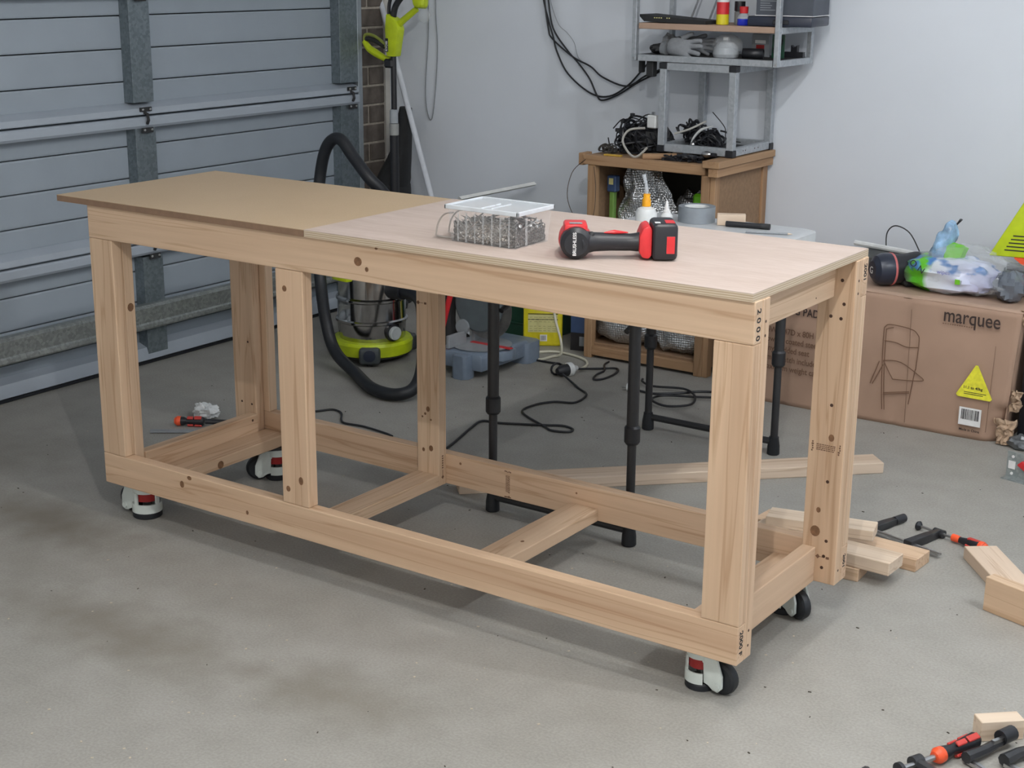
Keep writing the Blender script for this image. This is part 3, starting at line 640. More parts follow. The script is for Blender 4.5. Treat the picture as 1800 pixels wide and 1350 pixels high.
for (x, z) in ((.293, 1.19), (.885, 1.19)): mark(su, 'bolt', STEEL, FRONT(x, 2.4318, z), .004)
# on the shelves
SZ = 1.3225
t = thing('circuit_tray', 'thin black tray with a row of small lights on the upper wooden shelf', 'tray', (.44, 2.52, SZ), R(-2))
MB().prism([(-.15, .022), (-.13, .004), (.10, .0), (.14, .0), (.14, .012), (-.14, .030), (-.15, .030)], -.05, .07, 'xz').build('tray', BLKM, t)
m = MB()
for i, x in enumerate((-.085, -.075, -.065, -.055, -.03, -.02)): m.box(x, x+.005, -.0512, -.0495, .0165, .0205)
m.build('indicator', LEMON, t)
t = thing('spray_can', 'white, red and yellow spray can on the upper wooden shelf', 'can', (.625, 2.51, SZ))
MB().lathe([(.022, 0), (.0235, .002), (.0235, .060), (.020, .060)], n=24).build('yellow_body', YEL, t); MB().lathe([(.0238, .038), (.0238, .082)], n=24).build('red_band', RED, t); MB().lathe([(.0238, .082), (.0238, .13), (.02, .15), (0, .152)], n=24).build('white_top', WHP, t)
t = thing('dark_jar', 'small dark glass jar between the spray can and the red-capped bottle', 'jar', (.675, 2.55, SZ)); MB().lathe([(.018, 0), (.019, .002), (.019, .045), (.015, .05)]).build('glass', GREY, t); MB().lathe([(.020, .05), (.020, .085), (0, .085)]).build('lid', BLK, t)
t = thing('red_cap_bottle', 'clear bottle of blue liquid with a red cap on the upper shelf', 'bottle', (.712, 2.51, SZ)); MB().lathe([(.022, 0), (.0235, .003), (.0235, .024), (.0, .024)]).build('liquid', plain('blue_liquid', (.02, .04, .55), .2), t); MB().lathe([(.0237, .024), (.0237, .030), (.014, .042), (.014, .046)]).build('shoulder', FROST, t); MB().lathe([(.0155, .044), (.0165, .068), (0, .069)]).build('cap', RED, t)
t = thing('black_canister', 'slim black canister behind the red-capped bottle', 'canister', (.755, 2.56, SZ)); MB().lathe([(.014, 0), (.014, .08), (.010, .085), (0, .085)]).build('body', BLK, t)
t = thing('tool_case', 'flat dark grey plastic case jutting over the right end of the upper shelf', 'case', (.87, 2.58, SZ+.001), R(6))
MB().box(-.13, .115, -.11, .10, 0, .036, bev=.006, seg=2).build('case_body', NAVY, t); MB().box(-.03, .03, -.116, -.1105, .008, .024, bev=.002).build('latch', BLK, t)
t = thing('dark_box', 'dark grey box printed with fine lines on top of the flat plastic case', 'box', (.885, 2.58, SZ+.038), R(6))
MB().box(-.115, .10, -.10, .09, 0, .17, bev=.001).build('box', plain('dark_box', (.06, .07, .09), .5), t); m = MB(); [m.box(-.10+.0, -.10+random.uniform(.03, .07), -.1006, -.0999, .02+.008*i, .0225+.008*i) for i in range(6)]; m.build('print', GREY, t); MB().box(-.118, .103, -.103, .093, .0005, .003).build('edge_strip', LABEL, t)
for x, sd in ((.42, 'left'), (.50, 'right')):
    t = thing('grey_strip', sd+'-hand grey metal strip of the two leaning behind the black tray', 'metal strip', (x, 2.64, 1.3225), 0, 'strips leaning behind the tray'); MB().tube([(0, 0, .004), (.07, .08, .28)], .008, 4, flat=.3).build('strip', ALU, t)
# lower shelf: glove, mask, tube
GZ = 1.2045
def skinfig(name, edges_pts, mat, parent, lv=2):
    vs = []; es = []; rad = []
    for chain in edges_pts:
        prev = None
        for (p, r_) in chain:
            if isinstance(p, int): prev = p; continue
            vs.append(p); rad.append(r_); i = len(vs)-1
            if prev is not None: es.append((prev, i))
            prev = i
    me = bpy.data.meshes.new(name); me.from_pydata(vs, es, []); me.materials.append(mat)
    o = bpy.data.objects.new(name, me); C.objects.link(o); o.parent = parent
    m_ = o.modifiers.new('skin', 'SKIN'); m_.use_smooth_shade = True
    for i, s_ in enumerate(me.skin_vertices[0].data): s_.radius = (rad[i], rad[i]); s_.use_root = (i == 0)
    m_ = o.modifiers.new('subdivision', 'SUBSURF'); m_.levels = lv; m_.render_levels = lv
    return o
def glove(name, label, loc, rz, sc, tilt):
    t = thing(name, label, 'glove', loc, rz); t.rotation_euler = (tilt, 0, rz); t.scale = (sc,)*3
    chains = [[((-.05, 0, .02), .034), ((-.01, 0, .02), .036), ((.035, 0, .022), .040), ((.065, .0, .022), .034)],
              [(3, 0), ((.085, .030, .024), .0125), ((.115, .036, .026), .0115), ((.145, .040, .022), .010)],
              [(3, 0), ((.090, .010, .026), .0125), ((.125, .013, .028), .0115), ((.158, .015, .022), .010)],
              [(3, 0), ((.088, -.012, .024), .0125), ((.12, -.016, .024), .0115), ((.150, -.020, .018), .010)],
              [(3, 0), ((.080, -.032, .022), .0115), ((.105, -.042, .020), .0105), ((.128, -.050, .014), .009)],
              [(1, 0), ((.03, .045, .022), .014), ((.055, .062, .022), .0125), ((.080, .072, .018), .011)]]
    skinfig('glove', chains, CLOTH, t); MB().tube([(-.085, 0, .018), (-.05, 0, .020)], [.030, .036], 14, flat=.6).build('cuff', GREY, t); return t
glove('work_glove', 'grey knitted work glove with spread fingers hanging over the shelf edge', (.45, 2.50, GZ+.020), R(-14), .85, R(70))
glove('work_glove', 'second grey work glove lying behind the spread-fingered one', (.47, 2.56, GZ+.024), R(4), .72, R(50))
t = thing('dust_mask_pack', 'clear bag with a rounded grey dust mask on the lower shelf', 'dust mask', (.648, 2.505, GZ)); MB().lathe([(.046, .0), (.050, .012), (.046, .035), (.030, .055), (.012, .062), (0, .063)], n=24).build('mask', plain('mask_grey', (.36, .385, .41), .6), t); MB().box(-.011, .011, -.008, .008, .062, .074, bev=.002).build('valve', WHP, t); MB().ell((0, .01, .042), (.058, .045, .042), 24, 14, .12, 5).build('clear_bag', FILM, t)
t = thing('black_tube', 'short black plastic pipe lying on the lower shelf', 'pipe', (.725, 2.49, GZ+.018)); MB().tube([(0, 0, 0), (.075, .02, 0)], .0175, 20, caps=False).build('pipe', BLK, t, solid=.003)
t = thing('printed_packet', 'small grey packet with a red picture behind the black pipe', 'packet', (.745, 2.60, GZ), R(-5)); MB().box(-.04, .035, 0, .012, 0, .085, bev=.002).build('packet', GREY, t); MB().box(-.02, .015, -.001, 0, .02, .045).build('picture', DRED, t); MB().box(-.025, .02, -.0012, -.0004, .05, .062).build('label', LABEL, t)
t = thing('circuit_board', 'green circuit board standing on the lower shelf by the right post', 'circuit board', (.80, 2.58, GZ)); MB().box(0, .05, 0, .004, 0, .085).build('board', DGREEN, t, smooth=False); MB().box(.008, .022, -.008, 0, .02, .04).box(.03, .042, -.006, 0, .05, .07).build('chip', BLK, t, smooth=False)
t = thing('black_bracket', 'small black notched bracket at the right rear of the lower shelf', 'bracket', (.81, 2.66, GZ)); MB().prism([(0, 0), (.08, 0), (.08, .02), (.055, .02), (.055, .045), (.04, .035), (.03, .045), (.03, .02), (0, .02)], 0, .02, 'xz').build('bracket', BLK, t, smooth=False)
t = thing('dark_cloth', 'crumpled black cloth at the left end of the lower shelf', 'cloth', (.36, 2.54, GZ)); MB().ell((0, 0, .018), (.05, .05, .02), 20, 12, .4, 8).build('cloth', BLKM, t)
t = thing('paper_wad', 'crumpled pale bag at the far left of the lower shelf', 'bag', (.345, 2.62, GZ)); MB().ell((0, 0, .035), (.035, .035, .036), 14, 10, .4, 18).build('bag', plain('pale_bag', (.45, .47, .5), .6), t, angle=20)

# tangled cables
def tangle(name, label, c, r, n, rad, mat, seed, cat='cables'):
    rg = random.Random(seed); m = MB()
    for i in range(n):
        a = rg.uniform(0, 2*PI); L = []
        cc = Vector((c[0]+rg.uniform(-.5, .5)*r[0], c[1]+rg.uniform(-.5, .5)*r[1], c[2]+rg.uniform(0, .55)*r[2]))
        ax = Vector((rg.gauss(0, 1), rg.gauss(0, 1), rg.gauss(0, 1))).normalized(); b = ax.orthogonal().normalized(); d = ax.cross(b); q = rg.uniform(.25, .5)
        for k_ in range(rg.randint(5, 9)):
            th = a+k_*.9; p = cc+(b*math.cos(th)*r[0]+d*math.sin(th)*r[1])*q*rg.uniform(.7, 1.1)
            p.z = max(p.z, c[2]+rad*1.5); p.x = min(max(p.x, c[0]-r[0]), c[0]+r[0]); p.y = min(max(p.y, c[1]-r[1]), c[1]+r[1]); p.z = min(p.z, c[2]+r[2])
            L.append(p)
        m.tube(L, rad*rg.uniform(.7, 1.3), 5, res=4)
        if rg.random() < .3:
            e = L[-1]; m.box(-.009, .009, -.007, .007, -.007, .007, bev=.002, M=Matrix.Translation(e) @ Matrix.Rotation(rg.uniform(0, 3), 4, 'Z') if not m.M != Matrix() else None)
    o = m.build(name, mat); return tag(o, label, cat, kind='stuff')
tangle('cable_tangle', 'big heap of black tangled cables on the left of the cabinet top', (.29, 2.53, .818), (.145, .12, .175), 120, .0032, BLK, 1)
MB_ = MB().ell((.32, 2.55, .865), (.085, .08, .06), 18, 10, .35, 6); o = MB_.build('cable_coil', BLKM); tag(o, 'dense core of black cables inside the heap on the cabinet', 'cables', kind='stuff')
tangle('cable_tangle', 'loose black cables and adapters heaped on the small stand shelf', (.53, 2.62, .851), (.09, .12, .06), 34, .004, BLK, 2)
tangle('cable_tangle', 'flat scatter of black wires on the cabinet top in front of the small stand', (.55, 2.405, .8155), (.12, .03, .02), 26, .0035, BLK, 4)
tangle('cable_tangle', 'black cable bundle behind the left post of the small stand', (.445, 2.65, .851), (.07, .09, .13), 30, .004, BLK, 12)
tangle('wire_scraps', 'thin brown-grey wire scraps at the left corner of the cabinet top', (.19, 2.42, .823), (.055, .05, .03), 16, .0022, plain('wire_scrap', (.05, .045, .04), .6), 5)
def cable(name, label, pts, r, mat, cat='cable', n=8, res=6, group=None): return tag(MB().tube(pts, r, n, res=res).build(name, mat), label, cat, group)
cable('grey_cable', 'light grey cable curling down the front of the black cable heap', [(.37, 2.40, .93), (.31, 2.385, .92), (.29, 2.37, .88), (.325, 2.36, .835), (.36, 2.36, .823), (.40, 2.37, .86)], .0045, plain('grey_cable', (.40, .39, .36), .5))
cable('grey_cable', 'light grey cable stretched across the small stand shelf', [(.445, 2.50, .905), (.50, 2.52, .925), (.55, 2.56, .955)], .004, plain('grey_cable_b', (.42, .41, .38), .5))
cable('thin_black_wire', 'thin black wire arching over the small stand shelf', [(.545, 2.62, .985), (.60, 2.62, .93), (.61, 2.62, .885), (.68, 2.60, .88)], .002, BLK)
t = thing('power_adapter', 'white wall-plug power adapter on the black cable heap', 'adapter', (.372, 2.46, .925), R(-8)); MB().box(-.022, .022, -.014, .014, 0, .05, bev=.004).build('body', WHP, t); MB().box(-.006, .006, -.004, .004, .05, .062).build('pin', STEEL, t)
t = thing('white_fitting', 'curved white plastic fitting standing among the cables on the small stand', 'fitting', (.53, 2.56, .851), R(20)); MB().tube([(-.04, 0, .004), (-.03, 0, .035), (.0, 0, .07), (.045, 0, .085)], [.004, .012, .016, .006], 10, res=4, flat=.4).build('shell', WHP, t); MB().ell((-.03, -.01, .012), (.012, .01, .012)).build('joint', STEEL, t)
block('wood_stick', 'short reddish wood stick lying across the cabinet top', (.395, 2.345, .8185), R(38), .15, .022, .02, CBX, 'timber offcut')
t = thing('light_bulb', 'small silvery bulb on the cabinet top in front of the stand', 'bulb', (.64, 2.40, .8375)); MB().ell((0, 0, .013), (.022, .012, .012)).build('glass', STEEL, t); MB().cyl((.02, 0, .012), (.04, 0, .012), .008).build('base', BLK, t)
t = thing('yellow_strip', 'flat yellow strip under the cable heap at the cabinet front edge', 'strip', (.22, 2.345, .8185)); MB().box(0, .075, 0, .02, 0, .006, bev=.001).build('strip', plain('yellow_strip', (.55, .34, .05), .5), t)
# cables hanging on the wall
WY_ = 2.785
c1 = [(-.37, 1.46), (-.36, 1.385), (-.334, 1.301), (-.309, 1.234), (-.288, 1.172), (-.23, 1.083), (-.118, 1.01), (-.024, 1.002), (.066, 1.053), (.138, 1.127), (.20, 1.19)]
c2 = [(-.34, 1.46), (-.332, 1.386), (-.306, 1.27), (-.232, 1.181), (-.176, 1.131), (-.119, 1.069), (-.083, 1.006), (-.055, .984), (.021, 1.011), (.118, 1.068), (.22, 1.118), (.30, 1.17)]
c3 = [(-.355, 1.46), (-.348, 1.385), (-.326, 1.269), (-.305, 1.227), (-.2, 1.156), (-.113, 1.121), (-.05, 1.079), (.066, 1.049), (.154, 1.096), (.27, 1.145), (.31, 1.18)]
for i, (cc, lab) in enumerate(((c1, 'outermost black cable of the bundle sagging along the wall to the shelving'), (c2, 'black cable with the sharpest lowest kink in the bundle on the wall'), (c3, 'innermost thick black cable of the bundle hanging on the wall'))):
    cable('hanging_cable', lab, [(x, WY_-.006*i, z) for x, z in cc], .0038, BLK, group='black cables hanging on the wall')
cable('hanging_cable', 'thin grey wire hanging just right of the black cable bundle on the wall', [(x, WY_-.004, z) for x, z in ((-.335, 1.46), (-.324, 1.386), (-.282, 1.29), (-.238, 1.255), (-.201, 1.215), (-.176, 1.151), (-.113, 1.115))], .0014, GREY, group=None)
cable('brown_wire', 'thin brown wire looping down the left side of the cabinet', [(.15, 2.325, .80), (.08, 2.34, .74), (.06, 2.34, .64), (.12, 2.32, .56), (.19, 2.32, .575), (.20, 2.325, .68), (.188, 2.328, .775)], .0014, plain('brown_wire', (.08, .05, .035), .6))
cable('light_switch_pull', 'long thin grey cord looped down the wall beside the string trimmer', [(-.945, 2.794, 2.0), (-.945, 2.794, 1.372), (-.935, 2.794, 1.149), (-.962, 2.794, .87), (-.99, 2.794, .86), (-1.005, 2.794, .98), (-.985, 2.794, 1.247), (-.99, 2.794, 1.5)], .0022, GREY)
t = thing('pale_streak', 'pale flat batten rising behind the screw box towards the wall', 'streak', (-.41, 2.6, 0)); MB().tube([(-.52, 2.40, .572), (-.352, 2.72, .613)], .020, 4, flat=.45).build('streak', plain('streak_white', (.85, .86, .84), .6), t, True); MB().tube([(-.50, 2.45, 0), (-.50, 2.45, .565)], .008, 8).build('prop', GREY, t, True)  # pale flat strip, rising slightly towards the wall above a thin grey upright

# ------------------------------------------------------------------ big cardboard box
bx = thing('cardboard_box', 'large brown cardboard carton printed with a folding chair outline', 'box', (1.42, 2.42, 0))
X0, X1, YF, YB, H = .945, 1.90, 2.19, 2.66, .462
m = MB()
def fr(u, v):      # front face with slight bulge, right edge leaning out
    x = X0+u*(X1-X0+.025*v); z = H*v-.010*u*v; y = YF-.012*math.sin(PI*u)*math.sin(PI*v)+.004*noise.noise(Vector((u*6, v*4, 1)))+(.004 if abs(u-.17) < .012 or abs(u-.60) < .012 else 0)
    if u > .93 and v < .30: x -= .03*(u-.93)/.07*(1-v/.3)*2*(.5+noise.noise(Vector((v*30, 3, 0)))); y += .03*(u-.93)/.07
    return (x, y, z)
m.grid(fr, 48, 26); m.build('front_face', CARD, bx, True, solid=.004, angle=60)
m = MB(); m.grid(lambda u, v: (X0+u*(X1-X0+.025), YF+v*(YB-YF), H-.010*u+.002+.004*noise.noise(Vector((u*4, v*3, 5)))-(.0 if v > 0 else .0)), 24, 10); m.build('top_face', CARDT, bx, True, solid=.004)
m = MB(); m.grid(lambda u, v: (X1+.025*v-.004, YF+.006+u*(YB-YF-.01), max(.0, (H-.012)*v)), 8, 8); m.build('side_face', CARD, bx, True, solid=.004)
m = MB(); m.box(X0, X0+.004, YF+.004, YB, 0, H-.004).box(X0, X1, YB-.004, YB, 0, H-.01); m.build('back_face', CARD, bx, True, smooth=False)
def torn(c, wx, wz, seed):
    m = MB(); m.grid(lambda u, v: (c[0]+(u-.5)*wx*(.6+.4*v)+.018*noise.noise(Vector((u*4, v*4, seed))), c[1]-.012*math.sin(PI*u)+.022*noise.noise(Vector((u*5, v*5, seed+3))), c[2]+v*wz+.012*noise.noise(Vector((u*6, v*3, seed+7)))), 12, 12)
    m.build('torn_flap', FLESH, bx, True, solid=.003, angle=15)
torn((1.905, 2.190, .005), .075, .085, 1); torn((1.94, 2.215, .41), .06, .05, 5); torn((1.93, 2.20, .12), .035, .07, 9)
BF = lambda x, z, off=.0178: frame((x, YF-off, z), (1, 0, -.012), (0, 0, 1))
text('marquee', .068, BF(1.668, .398, .016), INKB, bx, bold=.0004, xs=.80)
m = MB(BF(1.668, .388, .015)); [m.box(.0+i*.008, .005+i*.008, 0, .003, 0, .0005) for i in range(14)]; m.build('small_print', PRT, bx, True, smooth=False)
text('FOLDING PADDED', .040, BF(1.018, .345, .016), INKB, bx, bold=.0005, xs=.8)
for i, s_ in enumerate(('44W x 47D x 80H cm', 'Powder coated steel', 'Vinyl padded seat', 'Simply catch included', 'Maximum weight capacity')): text(s_, .030, BF(1.018, .268-.034*i, .017), PRT, bx, bold=.0003, xs=.85)
# chair outline print
m = MB(BF(1.462, .055, .0186))
def ln(L, r_=.0016, res=5): m.tube([(x, z, 0) for x, z in L], r_, 4, res=res, flat=.3)
ln([(.02, .0), (.01, .12), (.006, .27), (.010, .295), (.03, .305), (.10, .300), (.125, .285), (.132, .26), (.128, .16)]); ln([(.128, .16), (.125, .15), (.112, .035)]); ln([(.010, .245), (.05, .245), (.09, .235), (.13, .24)])
ln([(.012, .175), (.075, .178), (.155, .135)]); ln([(.155, .135), (.15, .125), (.06, .115), (.045, .122), (.012, .175)]); ln([(-.002, .17), (-.03, .085)]); ln([(.012, .16), (-.022, .085)]); ln([(.02, .055), (.112, .075)]); ln([(.02, .06), (.112, .08)])
ln([(.028, .0), (.018, .12), (.014, .27), (.018, .288), (.04, .296)])
m.build('chair_print', PRT, bx, True)
stk = MB(BF(1.738, .152, .019)).prism([(-.002, .004), (.004, -.003), (.114, -.003), (.120, .004), (.064, .112), (.056, .112)], 0, .0006, 'xy').build('warning_label', plain('yellow_sticker', (.80, .76, .05), .4, 0, .15, 60), bx, True, smooth=False)
text('16.1 to 40kg', .013, BF(1.758, .180, .0198), INK, stk, bold=.0003); m = MB(BF(1.762, .167, .0196)); [m.box(0, .075-.01*i, -.006*i, -.006*i+.0022, 0, .0006) for i in range(2)]; m.build('small_print', INK, stk, True, smooth=False)
lb = MB(BF(1.752, .052, .0185)).box(0, .075, 0, .062, 0, .0006).build('barcode_label', LABEL, bx, True, smooth=False)
m = MB(BF(1.760, .072, .0193)); x = 0
while x < .058:
    q = random.choice((.0008, .0016, .0026)); m.box(x, x+q, 0, .036, 0, .0004); x += q+random.choice((.0009, .0018))
m.build('barcode', INK, lb, True, smooth=False); text('Made in China', .012, BF(1.756, .032, .0185), INKB, bx, bold=.0002)
m = MB(BF(0, 0, .0175)); m.prism([(1.845, .06), (1.852, .36), (1.8535, .36), (1.8475, .06)], 0, .0004, 'xy'); m.prism([(1.565, .04), (1.558, .44), (1.5595, .44), (1.567, .04)], 0, .0004, 'xy'); m.build('crease', CREASE, bx, True, smooth=False)
m = MB(); m.grid(lambda u, v: (X0+.32+u*.042, YF-.006+v*.0, H*(1-v)-.004), 2, 12); m = None
# things behind and beside the carton
t = thing('black_case', 'black hard case standing beside the right end of the large carton', 'case', (2.05, 2.35, 0), R(-8)); MB().box(-.10, .25, -.14, .14, .0, .40, bev=.012, seg=2).build('body', BLK, t); MB().box(-.03, .06, -.148, -.14, .02, .10, bev=.003).build('latch', GREY, t)
m = MB(); m.ell((0, 0, .02), (.045, .04, .024), 16, 10, .4, 3); o = m.build('crumpled_bag', plain('crushed_silver', (.16, .17, .18), .35, .5, .4, 60)); o.location = (1.965, 2.19, 0); tag(o, 'small crumpled dark foil scrap at the torn corner of the large carton', 'scrap')

# ------------------------------------------------------------------ tools on the carton
KZ = .4665
t = thing('polisher', 'dark navy power tool with round end and pink ring lying on the large carton', 'power tool', (1.43, 2.33, KZ-.004), R(46))
MB().lathe([(0, -.085), (.03, -.083), (.048, -.07), (.056, -.05), (.057, -.02)], (0, 0, .058), 'x', 28).build('round_end', NAVY, t); MB().lathe([(.0575, -.020), (.0585, -.016), (.0575, -.012)], (0, 0, .058), 'x', 28).build('pink_ring', plain('pink_ring', (.55, .14, .14), .4), t)
MB().tube([(-.012, 0, .058), (.04, 0, .06), (.08, 0, .062), (.135, .01, .062)], [.054, .050, .055, .050], 20, res=3).build('body', BLK, t); text('G', .035, frame((-.0862, .014, .045), (0, -1, 0), (0, 0, 1)), LABEL, t, world=False); MB().box(.02, .12, -.05, .05, .001, .03, bev=.01).build('base', BLKM, t)
t = thing('tool_bag', 'dark grey soft tool bag behind the tools on the large carton', 'bag', (1.36, 2.56, KZ-.002)); MB().ell((0, 0, .035), (.20, .07, .036), 24, 12, .12, 3, .6).build('bag', plain('dark_bag', (.07, .075, .075), .8), t)
cable('taped_hose', 'white taped hose lying along the back of the carton top', [(1.18, 2.58, .548), (1.30, 2.56, .545), (1.42, 2.52, .545), (1.50, 2.47, .548)], .010, WHP)
cable('wire_loop', 'thin dark wire loop rising behind the white taped hose', [(1.29, 2.61, .53), (1.285, 2.62, .59), (1.315, 2.62, .62), (1.37, 2.62, .60), (1.42, 2.60, .54)], .0024, BLK)
t = thing('plastic_bag', 'clear plastic bag holding a green, white and blue wipes packet on the carton', 'bag', (1.625, 2.36, KZ-.003))
m = MB(); m.ell((.0, 0, .06), (.155, .10, .062), 40, 24, .16, 11, .75); m.build('packet', PACK, t, angle=40)
m = MB(); m.tube([(-.055, .02, .09), (-.045, .02, .15), (-.03, .02, .19), (-.02, .02, .235)], [.06, .055, .045, .02], 18, res=5, flat=.6)
for v in m.bm.verts: v.co += Vector((noise.noise(v.co*28), noise.noise(v.co*28+Vector((5, 0, 0))), noise.noise(v.co*28+Vector((0, 7, 0)))))*.014
m.build('packet_end', plain('blue_print_wrapper', (.25, .40, .62), .25, 0, .75, 16), t, angle=30)
m = MB(); m.ell((.045, .01, .075), (.165, .11, .080), 36, 22, .35, 14, .85); m.build('clear_film', FILM, t, angle=25)
m = MB(); m.box(-.03, .04, -.02, .02, .10, .16, bev=.01); 
for v in m.bm.verts: v.co += Vector((noise.noise(v.co*30), noise.noise(v.co*30+Vector((5, 0, 0))), noise.noise(v.co*30+Vector((0, 7, 0)))))*.02
m.build('green_fold', GREEN, t, angle=25)
text('O N', .032, frame((-.118, -.108, .098), (1, -.1, -.6), (.6, 0, 1)), INK, t, world=False); text('wipes', .02, frame((-.02, -.1045, .075), (1, 0, 0), (0, .1, 1)), plain('violet_print', (.2, .2, .5), .6), t, world=False); MB().box(.045, .062, -.104, -.1005, .045, .062).build('green_square', GREEN, t)
t = thing('strap', 'black strap rising from the tools over the left of the plastic bag', 'strap', (1.53, 2.42, KZ)); MB().tube([(-.01, 0, .004), (.0, 0, .09), (.03, 0, .16), (.075, -.0, .215), (.09, 0, .235)], [.008, .005, .006, .008, .014], 6, res=5, flat=.35).build('strap', BLK, t); MB().box(-.018, .062, -.012, -.004, .075, .105, bev=.003, M=Matrix.Rotation(R(8), 4, 'Y')).build('band', BLK, t)
t = thing('grey_bag', 'dark grey crumpled bag at the right end of the carton top', 'bag', (1.835, 2.33, KZ-.006)); MB().ell((0, 0, .05), (.055, .055, .052), 24, 14, .22, 21).build('bag', plain('grey_film', (.13, .15, .18), .25), t, angle=25)
t = thing('planer', 'lime green power tool with black grille and open handle on the right of the carton', 'power tool', (1.865, 2.47, KZ-.006), R(10))
m = MB(); m.prism([(-.145, .13), (-.04, .335), (.0, .352), (.14, .352), (.16, .34), (.16, .13)], -.035, .035, 'xz', bev=.006); pb = m.build('housing', LIME, t)
MB().box(-.09, .16, -.045, .045, 0, .10, bev=.01).build('base', BLK, t); MB().prism([(-.06, .127), (-.03, .105), (.16, .098), (.16, .13), (-.06, .13)], -.0372, .0372, 'xz').build('orange_skirt', ORG, t)
MB().prism([(-.01, .245), (.01, .32), (.04, .33), (.08, .32), (.08, .265), (.04, .255), (.025, .23)], -.0365, -.0345, 'xz').build('handle_opening', FROST, pb); MB().tube([(-.015, -.037, .25), (-.005, -.037, .295), (.02, -.037, .325), (.1, -.037, .33)], .010, 8, res=4).build('grip', BLKM, pb)
m = MB(); [m.box(-.095+.006*i, -.02+.002*i, -.0362, -.0345, (.152+.0125*i), (.156+.0125*i)) for i in range(5)]; m.build('grille', BLK, pb)
MB().box(-.015, .085, -.0364, -.0345, .132, .166).build('name_plate', BLK, pb); text('RYOBI', .026, FRONT(-.008, -.0366, .139), LABEL, pb, world=False, bold=.0005)

# ------------------------------------------------------------------ vacuum cleaner
VX, VY = -.535, 1.83
vc = thing('shop_vacuum', 'wet-and-dry vacuum with dented polished steel drum and lime green base', 'vacuum cleaner', (VX, VY, 0))
m = MB(); m.lathe([(.128, .075), (.132, .085), (.136, .155), (.143, .160), (.143, .168), (.136, .173), (.136, .243), (.143, .248), (.143, .256), (.134, .262), (.132, .345)], n=48)
for v in m.bm.verts: v.co += Vector((v.co.x, v.co.y, 0)).normalized()*noise.noise(v.co*14)*.004
m.build('drum', CHR, vc, angle=50)
MB().lathe([(.150, .028), (.160, .034), (.163, .075), (.156, .086), (.135, .088)], n=48).build('base_band', LIME, vc)
MB().lathe([(.12, .02), (.152, .024), (.152, .034)], n=32).build('base', BLKM, vc)
m = MB(); m.lathe([(.142, .343), (.150, .350), (.150, .375), (.12, .40), (.10, .43), (.05, .44), (0, .44)], n=40); m.build('lid', BLK, vc)
for (a, nm) in ((-54, 'bumper'), (66, 'bumper'), (186, 'bumper')):
    m = MB(Matrix.Rotation(R(a), 4, 'Z')); m.box(.140, .188, -.042, .042, .012, .078, bev=.014, seg=3); bp = m.build(nm, plain('charcoal_plastic', (.055, .065, .07), .5), vc)
    m = MB(Matrix.Rotation(R(a), 4, 'Z')); m.lathe([(.016, .187), (.024, .188), (.024, .191), (.016, .192)], (0, 0, .05), 'x', 20); m.build('emblem', NAVY, bp)
    m = MB(Matrix.Rotation(R(a), 4, 'Z')); m.lathe([(.0, -.012), (.020, -.010), (.020, .010), (.0, .012)], (.155, 0, .020), 'y', 16); m.build('wheel', RUB, bp)
m = MB(Matrix.Rotation(R(-98), 4, 'Z')); m.box(.135, .17, -.045, .045, .335, .362, bev=.007, seg=2); m.box(.13, .165, -.025, .025, .362, .385, bev=.004); m.build('latch', LIME, vc)
m = MB(Matrix.Rotation(R(-14), 4, 'Z')); m.lathe([(.034, .128), (.034, .145), (.028, .147)], (0, 0, .125), 'x', 24); m.build('drain_collar', BLK, vc)
m = MB(Matrix.Rotation(R(-14), 4, 'Z')); m.lathe([(.0, .140), (.027, .146), (.027, .158), (.022, .161), (0, .161)], (0, 0, .125), 'x', 24); m.build('drain_cap', plain('cap_grey', (.42, .46, .47), .4), vc)
m = MB(Matrix.Rotation(R(-12), 4, 'Z')); m.cyl((.12, 0, .295), (.20, 0, .30), .036, .032); m.build('inlet', BLK, vc)
# castor arm at the left
m = MB(); m.box(-.215, -.12, .03, .10, .03, .07, bev=.01); m.cyl((-.20, .03, .022), (-.20, .08, .022), .022); m.build('rear_wheel', BLK, vc)
hose = [(-.40, 1.86, .50), (-.425, 1.80, .66), (-.467, 1.75, .735), (-.55, 1.75, .815), (-.606, 1.75, .872), (-.655, 1.75, .868), (-.696, 1.75, .813), (-.725, 1.75, .70), (-.715, 1.72, .56), (-.64, 1.64, .42), (-.60, 1.6, .35), (-.579, 1.6, .195), (-.516, 1.58, .078), (-.36, 1.518, .028), (-.171, 1.394, .027), (-.055, 1.385, .027), (-.015, 1.44, .045), (-.04, 1.52, .10), (-.12, 1.63, .20), (-.22, 1.74, .29), (-.34, 1.79, .30)]
ho = MB().tube(hose, .0235, 14, res=7).build('hose', RUB, vc, True)

# ------------------------------------------------------------------ garden tools in the corner
tr = thing('string_trimmer', 'lime green string trimmer standing upright on its black shaft in the corner', 'garden tool', (-.99, 2.55, 0))
def WYt(L): return [(x, 2.55, z) for x, z in L]
m = MB(); m.prism([(-1.012, 1.135), (-.968, 1.135), (-.945, 1.25), (-.955, 1.285), (-.972, 1.300), (-1.012, 1.318), (-1.020, 1.25)], 2.525, 2.575, 'xz', bev=.006); bd = m.build('motor_housing', LIME, tr, True)
MB().tube([(-.965, 2.55, 1.27), (-.92, 2.55, 1.300), (-.86, 2.55, 1.34)], [.016, .014, .013], 10, res=3).ell((-.838, 2.55, 1.378), (.034, .026, .034), 12, 8, .15, 2, .6).build('upper_arm', LIME, tr, True)
MB().ell((-.818, 2.55, 1.315), (.03, .02, .03), 14, 8, .2, 3).build('clear_cover', FILM, tr, True)
